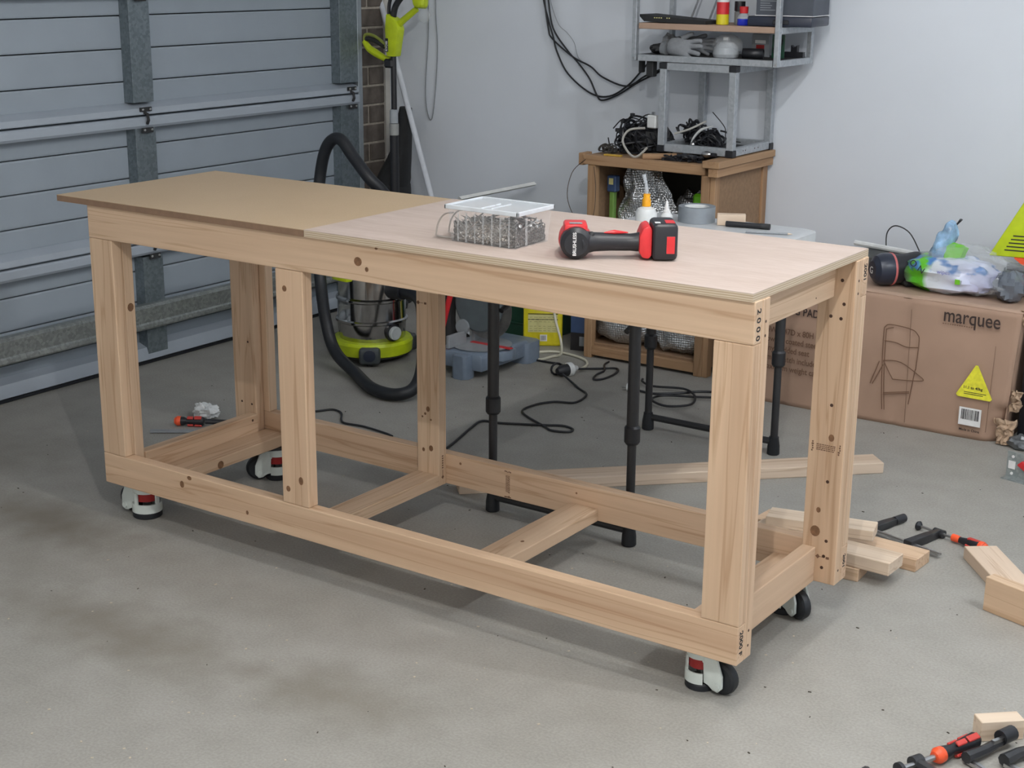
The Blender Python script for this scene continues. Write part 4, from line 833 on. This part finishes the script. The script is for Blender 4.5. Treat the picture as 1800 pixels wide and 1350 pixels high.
m = MB(); m.tube(WYt([(-1.012, 1.30), (-1.01, 1.36), (-.985, 1.41), (-.95, 1.44)]), .008, 8, res=4); m.tube(WYt([(-.99, 1.30), (-.975, 1.35), (-.93, 1.40)]), .014, 8, res=4); m.build('rear_handle', BLK, tr, True)
m = MB(); m.tube(WYt([(-1.155, 1.195), (-1.13, 1.165), (-1.09, 1.145), (-1.04, 1.125), (-1.01, 1.12)]), [.012, .016, .017, .014, .012], 10, res=5); m.build('front_handle', LIME, tr, True)
MB().tube(WYt([(-1.155, 1.195), (-1.15, 1.222), (-1.11, 1.222), (-1.06, 1.20), (-1.03, 1.17), (-1.005, 1.14)]), .007, 8, res=5).build('front_handle_rim', plain('olive_rim', (.24, .28, .05), .5), tr, True)
MB().tube(WYt([(-1.145, 1.205), (-1.10, 1.200), (-1.04, 1.175)]), .011, 8, res=4).build('handle_grip', BLKM, tr, True)
m = MB(); m.cyl((-.991, 2.55, .90), (-.991, 2.55, 1.14), .0125); m.cyl((-.993, 2.55, .03), (-.993, 2.55, .79), .020); m.box(-1.035, -.985, 2.53, 2.57, 1.085, 1.125, bev=.008); m.build('shaft', BLK, tr, True)
m = MB(); m.lathe([(.016, .790), (.021, .793), (.021, .843)], (-.993, 2.55, 0)); m.build('coupling', plain('coupling_pale', (.33, .34, .33), .5), tr, True); MB().lathe([(.019, .845), (.019, .900), (.013, .906)], (-.993, 2.55, 0)).build('coupling', plain('coupling_grey', (.36, .39, .42), .5), tr, True)
MB().lathe([(0, 0), (.05, .004), (.055, .03), (.03, .05), (.02, .06)], (-.993, 2.55, 0)).build('trimmer_head', BLK, tr, True)
MB().box(-1.0165, -1.0, 2.524, 2.5255, 1.155, 1.213, bev=.001).build('name_plate', BLK, bd, True, smooth=False)
text('RYOBI', .0155, frame((-1.0035, 2.5238, 1.158), (0, 0, 1), (-1, 0, 0)), LABEL, bd, bold=.0003)
bl = thing('leaf_blower_tube', 'large black leaf blower tube leaning in the corner behind the trimmer', 'garden tool', (-1.06, 2.66, 0))
MB().tube([(-1.08, 2.67, .0), (-1.08, 2.67, .30), (-1.10, 2.67, .53), (-1.08, 2.665, .60), (-1.035, 2.655, .72), (-1.005, 2.65, .905)], [.065, .075, .082, .072, .046, .028], 20, res=4).build('tube', BLKM, bl, True)
cp = tag(MB().cyl((-1.33+.09, 2.765, 1.366), (-.427, 2.33, .003), .0125, n=14).build('white_pole', plain('white_pole', (.62, .65, .70), .4)), 'slim white pole leaning diagonally into the corner behind the trimmer', 'pole')

# ------------------------------------------------------------------ mitre saw
sw = thing('mitre_saw', 'blue-grey mitre saw with red blade slot standing on the floor behind the bench', 'power tool', (-.10, 1.95, 0))
m = MB(); m.prism([(-.20, .03), (-.20, .095), (.02, .095), (.03, .085), (.03, .03)], 1.80, 2.12, 'xz', bev=.006); m.prism(rrect(-.18, .045, 2.09, 2.19, .02), .0, .085, 'xy', bev=.004); m.build('base', SAWG, sw, True)
m = MB(); m.prism(rrect(-.085, -.015, 1.755, 1.825, .018), .0, .092, 'xy', bev=.005); m.build('foot', SAWG, sw, True)
m = MB(); m.prism([(-.15, 1.90), (-.02, 1.88), (.06, 1.90), (.07, 1.95), (.06, 1.99), (-.02, 2.02), (-.15, 2.0)], .055, .092, 'xy', bev=.004); m.build('mitre_arm', SAWG, sw, True)
MB().lathe([(0, .096), (.115, .096), (.12, .101), (.0, .102)], (-.07, 1.94, 0), n=36).build('turntable', SAWL, sw, True)
MB().box(-.12, .07, 1.930, 1.952, .100, .1035).build('slot_insert', RED, sw, True, smooth=False)
MB().box(-.14, -.125, 1.80, 1.915, .10, .15, bev=.002).box(-.14, -.125, 1.965, 2.11, .10, .15, bev=.002).build('fence', SAWL, sw, True)
m = MB(); m.lathe([(0, -.016), (.105, -.014), (.112, -.008), (.112, .008), (.105, .014), (0, .016)], (-.075, 1.93, .262), 'y', 40); gd = m.build('blade_guard', plain('guard_grey', (.09, .11, .12), .35), sw, True)
m = MB(); m.lathe([(.02, -.002), (.120, -.001), (.120, .001), (.02, .002)], (-.045, 1.935, .245), 'y', 48); m.build('blade', CHD, sw, True)
m = MB(); m.lathe([(0, -.03), (.03, -.028), (.03, -.016)], (-.14, 1.93, .165), 'y', 20); m.build('arbor_knob', GREY, sw, True)
m = MB(); m.tube([(-.24, 1.95, .10), (-.24, 1.95, .22), (-.18, 1.95, .32)], [.035, .03, .035], 12, res=3); m.cyl((-.14, 1.97, .30), (-.14, 2.10, .32), .05); m.box(-.26, -.18, 1.86, 2.02, .03, .11, bev=.01); m.build('motor', BLKM, sw, True)
m = MB(); m.tube([(-.17, 1.905, .38), (-.19, 1.90, .30), (-.24, 1.90, .12)], [.014, .012, .010], 10, res=4); m.build('handle_arm', RED, sw, True)
# plastic crate, jerry can, box
t = thing('green_crate', 'dark green translucent plastic crate on the floor behind the mitre saw', 'crate', (-.22, 2.55, 0), R(0)); m = MB(); m.prism([(-.14, 0), (.125, 0), (.135, .34), (-.15, .34)], -.12, .12, 'xz', bev=.008); cr = m.build('crate', DGREEN, t); m = MB(); [m.box(-.14, .13, -.126, -.119, .06+.09*i, .068+.09*i, bev=.002) for i in range(3)]; m.build('moulded_rib', DGREEN, t)
jc = thing('jerry_can', 'bright yellow plastic jerry can with printed label on the floor by the cabinet', 'can', (-.10, 2.42, 0), R(33))
m = MB(); m.prism([(-.082, .012), (-.072, .0), (.072, 0), (.082, .012), (.082, .165), (.070, .192), (.04, .202), (-.055, .202), (-.075, .19), (-.082, .17)], -.055, .055, 'xz', bev=.009); jb = m.build('can', YEL, jc)
MB().cyl((-.04, 0, .20), (-.04, 0, .235), .022).build('cap', BLK, jc); MB().tube([(-.01, 0, .20), (.0, 0, .232), (.04, 0, .232), (.055, 0, .20)], .010, 8, res=3).build('handle', YEL, jc)
m = MB(); m.box(-.062, .060, -.0562, -.0545, .060, .135); lb = m.build('label', LEMON, jb, smooth=False)
m = MB(); m.box(-.062, .062, -.0566, -.0545, .1365, .1395); m.box(-.062, .062, -.0566, -.0545, .113, .1160); m.build('black_line', INK, jb, smooth=False)
m = MB()
for i in range(7):
    if i in (3,): continue
    for j in range(6): m.box(-.056+j*.019, -.056+j*.019+random.uniform(.008, .016), -.0567, -.056, .066+i*.0095, .0675+i*.0095)
m.build('fine_print', plain('olive_print', (.30, .28, .10), .6), jb, smooth=False)
m = MB(); m.box(-.012, .018, -.0566, -.0545, .022, .050); l2 = m.build('barcode_label', LABEL, jb, smooth=False); m = MB(); [m.box(-.008+i*.0028, -.0068+i*.0028, -.057, -.056, .026, .046) for i in range(8)]; m.build('barcode', NAVY, jb, smooth=False)
m = MB(); [m.box(-.012+i*.008, -.007+i*.008, -.0566, -.0555, .158, .163) for i in range(5)]; m.build('small_heading', INK, jb, smooth=False)
t = thing('blue_carton', 'narrow dark blue carton standing between the yellow jerry can and the cabinet', 'box', (.075, 2.44, 0), R(15)); MB().box(-.032, .032, -.04, .06, 0, .24, bev=.001).build('carton', BLUE, t); MB().box(-.032, .032, -.0408, -.0396, .15, .24).box(-.032, .032, -.0408, -.0396, .0, .075).build('black_print', INK, t, smooth=False); MB().box(.006, .028, -.0412, -.0405, .02, .06).build('label', GREY, t, smooth=False)

# ------------------------------------------------------------------ cords on the floor
def fz(L, z=.0045): return [(x, y, z) for x, y in L]
cable('extension_cord', 'black power cord looping over the floor from behind the bench to a white socket', [(.27, 2.0, .02)]+fz([(.39, 1.92), (.465, 1.86), (.485, 1.75), (.418, 1.711), (.383, 1.634), (.40, 1.535), (.554, 1.444), (.60, 1.42), (.655, 1.44), (.65, 1.475), (.60, 1.487), (.534, 1.449), (.41, 1.386), (.344, 1.367), (.36, 1.28), (.414, 1.10), (.44, .98)]), .0042, BLK)
cable('extension_cord', 'black cord running from the mitre saw to the floor socket', fz([(.0, 2.16), (.017, 2.158), (.09, 2.16), (.161, 2.162), (.235, 2.10)], .0045), .0042, BLK)
cable('extension_cord', 'black cord loop lying between the floor socket and the cabinet', [(.27, 2.09, .02), (.315, 2.20, .0045), (.36, 2.24, .0045), (.388, 2.218, .0045), (.405, 2.15, .0045), (.402, 2.08, .0045), (.376, 2.055, .0045), (.35, 2.12, .0045), (.344, 2.185, .0045), (.30, 2.26, .0045), (.29, 2.31, .0045)], .0042, BLK)
cable('extension_cord', 'black cord under the folding table ending in a white plug', fz([(.575, 2.02), (.60, 2.022), (.66, 2.02), (.735, 2.083), (.779, 2.14), (.83, 2.17), (.89, 2.172)]), .0045, BLK)
cable('extension_cord', 'coiled black cord under the far end of the folding table', fz([(.543, 2.14), (.56, 2.11), (.625, 2.078), (.73, 2.115), (.80, 2.07), (.845, 1.99), (.845, 1.931), (.791, 1.881), (.724, 1.904), (.70, 1.95), (.725, 2.0), (.812, 2.042), (.876, 2.078), (.92, 2.10)], .0135), .0045, BLK)
cable('power_cable', 'thin black cord on the floor behind the left end of the workbench', fz([(-.26, 1.05), (-.201, 1.113), (-.169, 1.163), (-.13, 1.16), (-.099, 1.137), (-.06, 1.09), (-.024, 1.068), (.054, 1.077), (.164, 1.062), (.20, 1.05)]), .0038, BLK)
cable('power_cable', 'short black cord end on the floor behind the left rear leg', fz([(-.42, 1.02), (-.36, 1.0), (-.34, 1.04), (-.37, 1.07), (-.42, 1.06)]), .0038, BLK)
cable('white_power_cable', 'cream power cord hanging past the jerry can and looping on the floor', [(.03, 2.30, .25), (.034, 2.30, .167), (.058, 2.29, .109), (.10, 2.25, .07), (.10, 2.25, .02), (.066, 2.24, .006), (.053, 2.172, .006), (.005, 2.205, .006), (-.015, 2.26, .006), (.026, 2.308, .006), (.112, 2.308, .006), (.203, 2.271, .006), (.25, 2.205, .006), (.272, 2.12, .012)], .0052, WHC)
t = thing('cord_socket', 'black plug joined to a round white socket on the floor', 'plug', (.258, 2.05, .0), R(70))
MB().lathe([(0, -.05), (.012, -.048), (.022, -.03), (.024, -.005), (.024, 0)], (0, 0, .024), 'x').build('plug_body', BLK, t); MB().lathe([(.024, 0), (.027, .004), (.027, .02), (.014, .035), (.008, .05), (0, .05)], (0, 0, .024), 'x').build('socket', WHP, t)
MB().tube([(-.03+.026*math.cos(a*PI/6), .028, .026+.022*math.sin(a*PI/6)) for a in range(13)], .0045, 8).build('ring', BLK, t)
t = thing('white_plug', 'small white mains plug on the floor under the folding table', 'plug', (.555, 2.01, 0), R(15)); MB().lathe([(0, -.006), (.014, -.004), (.014, .008), (.008, .022), (0, .022)], (0, 0, .014), 'x').build('plug', WHP, t); MB().box(-.022, -.006, -.004, .004, .010, .013).build('pin', STEEL, t)

# ------------------------------------------------------------------ timber on the floor
block('timber_length', 'long pale dressed timber lying on the floor behind the workbench', (.715, .735, 0), math.atan2(1.679-.735, 1.684-.715), 1.353, .09, .035, WX, 'timber', .002)
oc = 'timber offcuts on the floor by the workbench'
block('timber_offcut', 'short offcut at the bottom of the stack, under the others by the right rear leg', (1.65, .80, 0), R(3), .30, .075, .035, PX, group=None)
block('timber_offcut', 'offcut in the middle of the stack whose end juts out nearest the camera', (1.62, .835, .0355), R(-2.5), .41, .09, .035, WX)
block('timber_offcut', 'knotty flat offcut lying on the floor furthest right in the stack', (1.56, 1.0, 0), R(-4), .49, .09, .035, PX)
block('timber_offcut', 'offcut on top at the back of the stack beside the right rear leg', (1.655, .845+.028, .0710), R(12.5), .29, .075, .03, WX)
block('timber_offcut', 'angled offcut lying flat on the floor with a clamp handle behind it', (2.12, 1.14, 0), math.atan2(-.79, .61), .30, .09, .035, WX)
block('timber_offcut', 'offcut standing on its edge at the right side of the photo', (2.271, .836, 0), R(-19), .40, .035, .09, PX)
block('wood_block', 'small pine block on the floor beside the clamps in the bottom right corner', (2.478, .178, 0), R(42), .095, .04, .045, WX)

# ------------------------------------------------------------------ clamps
def clamp(label, loc, rz, L=.30, arm=.115, slide=.15, handle=True, hl=.105, jaw=True, flip=1, name='bar_clamp', parts=None):
    t = thing(name, label, 'clamp', loc, rz)
    MB().box(0, L, -.008, .008, .012, .018, bev=.0008).box(0, L, -.0035, .0035, .0175, .0195).build('bar', STEEL, t, smooth=False)
    s_ = flip
    m = MB(); m.prism([(-.012, -.014*s_), (.016, -.014*s_), (.013, s_*arm*.5), (.010, s_*arm), (-.006, s_*arm), (-.009, s_*arm*.5)], .006, .026, 'xy', bev=.003); fj = m.build('fixed_jaw', BLKF, t)
    m = MB(); m.cyl((.002, s_*(arm-.025), .016), (.002, s_*(arm+.018), .016), .0125); m.build('jaw_pad', BLK, fj)
    m = MB(); m.prism([(slide-.012, -.014*s_), (slide+.016, -.014*s_), (slide+.013, s_*arm*.5), (slide+.010, s_*arm), (slide-.006, s_*arm), (slide-.009, s_*arm*.5)], .004, .028, 'xy', bev=.003); m.cyl((slide-.014, s_*arm, .016), (slide+.018, s_*arm, .016), .012); sj = m.build('sliding_jaw', BLKF, t)
    if handle:
        m = MB(); m.cyl((slide-.065, s_*arm, .016), (slide+.05, s_*arm, .016), .0042, n=10); sp = m.build('spindle', STEEL, t)
        m = MB(); m.lathe([(0, -.003), (.013, -.003), (.014, .002), (.006, .010), (0, .01)], (slide-.068, s_*arm, .016), 'x', 18); m.build('swivel_pad', BLK, sp)
        a = slide+.045
        m = MB(); m.lathe([(.007, a), (.010, a+.004), (.010, a+.018), (.0085, a+.03), (.014, a+hl*.6), (.0165, a+hl*.9), (.015, a+hl)], (0, s_*arm, .0175), 'x', 18); hd_ = m.build('handle', BLK, t)
        m = MB(); m.lathe([(.0105, a+.002), (.0108, a+.016), (.0092, a+.026)], (0, s_*arm, .0175), 'x', 18); m.build('handle_collar', ORG, hd_)
        m = MB(); m.lathe([(.0165, a+hl*.86), (.0172, a+hl*.95), (.012, a+hl+.006), (0, a+hl+.009)], (0, s_*arm, .0175), 'x', 18)
        m.build('handle_tip', ORG, hd_)
        for q in range(3): MB().box(a+.052, a+hl-.008, -.006, .006, .0085, .0158, bev=.0015, M=Matrix.Translation((0, s_*arm, .0175)) @ Matrix.Rotation(2*PI*q/3, 4, 'X')).build('handle_inlay', INL, hd_)
    return t
clamp('bar clamp with red and black handle lying behind the stack of timber offcuts', (1.845, 1.165, -.003), R(-17), L=.235, arm=.13, slide=.135, hl=.105)
# bottom right group, seen along the floor
def loose_handle(par, p0, p1, z=.02):
    p0 = Vector((*p0, z)); d = Vector((*p1, z))-p0; Lh = d.length; Q = Matrix.Translation(p0) @ d.to_track_quat('Z', 'Y').to_matrix().to_4x4()
    m = MB(Q); m.lathe([(.009, .0), (.0155, .012), (.015, .03), (.010, Lh*.42), (.014, Lh*.7), (.0165, Lh*.95), (.013, Lh)], n=18); h = m.build('handle', BLK, par, True)
    m = MB(Q); m.lathe([(.0, -.002), (.011, 0), (.0172, .010), (.0165, .022)], n=18); m.build('handle_tip', ORG, h, True)
    for q in range(3):
        MB(Q).box(-.006, .006, .0125, .0185, Lh*.45, Lh*.66, bev=.0015, M=Matrix.Rotation(2*PI*q/3+.5, 4, 'Z')).build('handle_inlay', INL, h, True); MB(Q).box(-.007, .007, .0135, .0195, Lh*.70, Lh*.95, bev=.0015, M=Matrix.Rotation(2*PI*q/3+.5, 4, 'Z')).build('handle_inlay', INL, h, True)
c2_ = thing('bar_clamp', 'bar clamp with orange-tipped handle and round screw pad in the bottom right corner', 'clamp', (2.44, .03, 0))
loose_handle(c2_, (2.432, .028), (2.478, .150))
MB().cyl((2.393, -.058, .020), (2.432, .028, .020), .0062, n=12).build('spindle', STEEL, c2_, True)
m = MB(); m.M = Matrix.Translation((2.391, -.060, .020)) @ Vector((.041, .09, 0)).to_track_quat('Z', 'Y').to_matrix().to_4x4(); m.lathe([(0, -.003), (.0145, -.002), (.0145, .006), (.006, .014)]); m.build('swivel_pad', BLK, c2_, True)
m = MB(); m.tube([(2.408, -.012, .020), (2.44, -.024, .020), (2.52, -.056, .018)], [.013, .011, .011], 8, flat=.9); m.cyl((2.404, -.022, .020), (2.414, .0, .020), .014); m.build('sliding_jaw', BLKF, c2_, True)
MB().box(-.01, .24, -.008, .008, .006, .012, M=Matrix.Translation((2.50, -.05, 0)) @ Matrix.Rotation(R(-22), 4, 'Z')).build('bar', STEEL, c2_, True, smooth=False)
c3_ = thing('bar_clamp', 'bar clamp lying in front of the small pine block, black jaw and steel bar', 'clamp', (2.50, .1, 0))
m = MB(); m.tube([(2.484, .066, .018), (2.505, .118, .018), (2.520, .165, .020), (2.530, .192, .022)], [.013, .011, .010, .011], 8); jj = m.build('fixed_jaw', BLKF, c3_, True)
MB().cyl((2.521, .168, .028), (2.534, .205, .028), .016, n=14).build('jaw_pad', BLK, jj, True); MB().box(.04, .075, -.004, .004, .012, .020, M=Matrix.Translation((2.50, .10, .014)) @ Matrix.Rotation(R(68), 4, 'Z')).build('screw_plate', STEEL, jj, True)
MB().box(0, .30, -.0085, .0085, .004, .012, bev=.001, M=Matrix.Translation((2.486, .076, 0)) @ Matrix.Rotation(R(-28), 4, 'Z')).box(0, .30, -.003, .003, .012, .014, M=Matrix.Translation((2.486, .076, 0)) @ Matrix.Rotation(R(-28), 4, 'Z')).build('bar', STEEL, c3_, True, smooth=False)
c4_ = thing('bar_clamp', 'bar clamp at the very right edge, furthest right of the bottom corner clamps', 'clamp', (2.56, .11, 0))
m = MB(); m.tube([(2.550, .100, .018), (2.565, .145, .018), (2.60, .20, .018)], [.014, .012, .012], 8); m.build('fixed_jaw', BLKF, c4_, True)
MB().box(0, .25, -.0085, .0085, .004, .012, bev=.001, M=Matrix.Translation((2.553, .106, 0)) @ Matrix.Rotation(R(-24), 4, 'Z')).box(0, .25, -.003, .003, .012, .014, M=Matrix.Translation((2.553, .106, 0)) @ Matrix.Rotation(R(-24), 4, 'Z')).build('bar', STEEL, c4_, True, smooth=False)
c5_ = thing('bar_clamp', 'black clamp jaw tip poking up at the bottom edge, leftmost of the corner clamps', 'clamp', (2.36, -.12, 0))
m = MB(); m.tube([(2.338, -.106, .022), (2.37, -.13, .018), (2.44, -.18, .018)], [.011, .011, .011], 8); m.build('jaw', BLKF, c5_, True); MB().box(0, .2, -.008, .008, .004, .012, M=Matrix.Translation((2.43, -.18, 0)) @ Matrix.Rotation(R(60), 4, 'Z')).build('bar', STEEL, c5_, True, smooth=False) if False else None
o = MB().tube([(2.455, -.095, .006), (2.475, -.085, .008), (2.49, -.07, .006)], .007, 8).build('white_peg', WHP); tag(o, 'short white peg between the clamps at the bottom edge', 'peg')
# clamp behind the left end of the bench
cl = thing('bar_clamp', 'bar clamp with red and black handle on the floor behind the bench near the tissue', 'clamp', (-.42, .74, 0))
loose_handle(cl, (-.485, .712), (-.40, .765), .018)
MB().cyl((-.395, .768, .018), (-.30, .825, .016), .009, n=10).build('spindle', BLK, cl, True); MB().box(-.14, .16, -.008, .008, .003, .010, M=Matrix.Translation((-.38, .69, 0)) @ Matrix.Rotation(R(36), 4, 'Z')).build('bar', GREY, cl, True, smooth=False)
m = MB(); m.ell((0, 0, .022), (.055, .035, .026), 26, 16, .6, 31); o = m.build('tissue', PAPER, angle=20); o.location = (-.47, .845, .0); tag(o, 'crumpled white tissue on the floor behind the red clamp handle', 'tissue')

# nail gun / trap-like bracket at the right edge
t = thing('door_bracket', 'grey steel bracket plate with red fittings standing on the floor at the right edge', 'bracket', (2.10, 1.86, 0), R(-12))
m = MB(); m.box(-.095, .12, 0, .004, .0, .085, bev=.001); m.box(-.095, .12, -.03, .0, .0, .004); pt = m.build('plate', galv('bracket_steel', (.30, .34, .34), (.40, .44, .44), .35, .5), t)
m = MB(); m.prism([(-.055, .05), (-.03, .035), (.03, .03), (.03, .04), (-.02, .05), (-.04, .065)], -.012, -.001, 'xz', bev=.002); m.box(.02, .06, -.014, -.001, .055, .068, bev=.002); m.build('red_latch', RED, pt)
m = MB(); [m.cyl((x, -.002, z), (x, .001, z), .0045) for x, z in ((-.075, .07), (-.075, .015))]; m.build('rivet', LABEL, pt)
MB().box(-.088, -.065, -.002, -.0005, .030, .055).build('white_patch', LABEL, pt, smooth=False); MB().box(.0, .012, -.016, -.001, .005, .03).build('dark_bolt', BLK, pt)
cable('power_cable', 'black hose loop at the right edge above the angled offcut', [(2.40, 1.28, .006), (2.335, 1.20, .03), (2.325, 1.15, .045), (2.35, 1.10, .03), (2.42, 1.06, .006)], .006, BLK)

# chips and grit scattered on the floor (nobody could count them)
m = MB(); rg = random.Random(11)
for i in range(170):
    x, y = rg.uniform(-.9, 2.9), rg.uniform(-1.2, 2.1); s_ = rg.uniform(.001, .0027); a = rg.uniform(0, 3.1)
    m.box(-s_*rg.uniform(.8, 2.2), s_, -s_*.6, s_*.6, 0, s_*.5, M=Matrix.Translation((x, y, .0003)) @ Matrix.Rotation(a, 4, 'Z'))
tag(m.build('floor_grit', plain('grit', (.05, .04, .03), .9), smooth=False), 'small dark chips and grit scattered over the concrete floor', 'grit', kind='stuff')
m = MB()
for i in range(120):
    x, y = rg.gauss(1.1, .7), rg.uniform(-1.0, .8); s_ = rg.uniform(.001, .0022)
    m.box(-s_*2, s_, -s_, s_, 0, s_*.5, M=Matrix.Translation((x, y, .0003)) @ Matrix.Rotation(rg.uniform(0, 3), 4, 'Z'))
tag(m.build('sawdust', plain('sawdust', (.55, .48, .38), .9), smooth=False), 'tiny pale sawdust flakes on the floor around the bench', 'sawdust', kind='stuff')
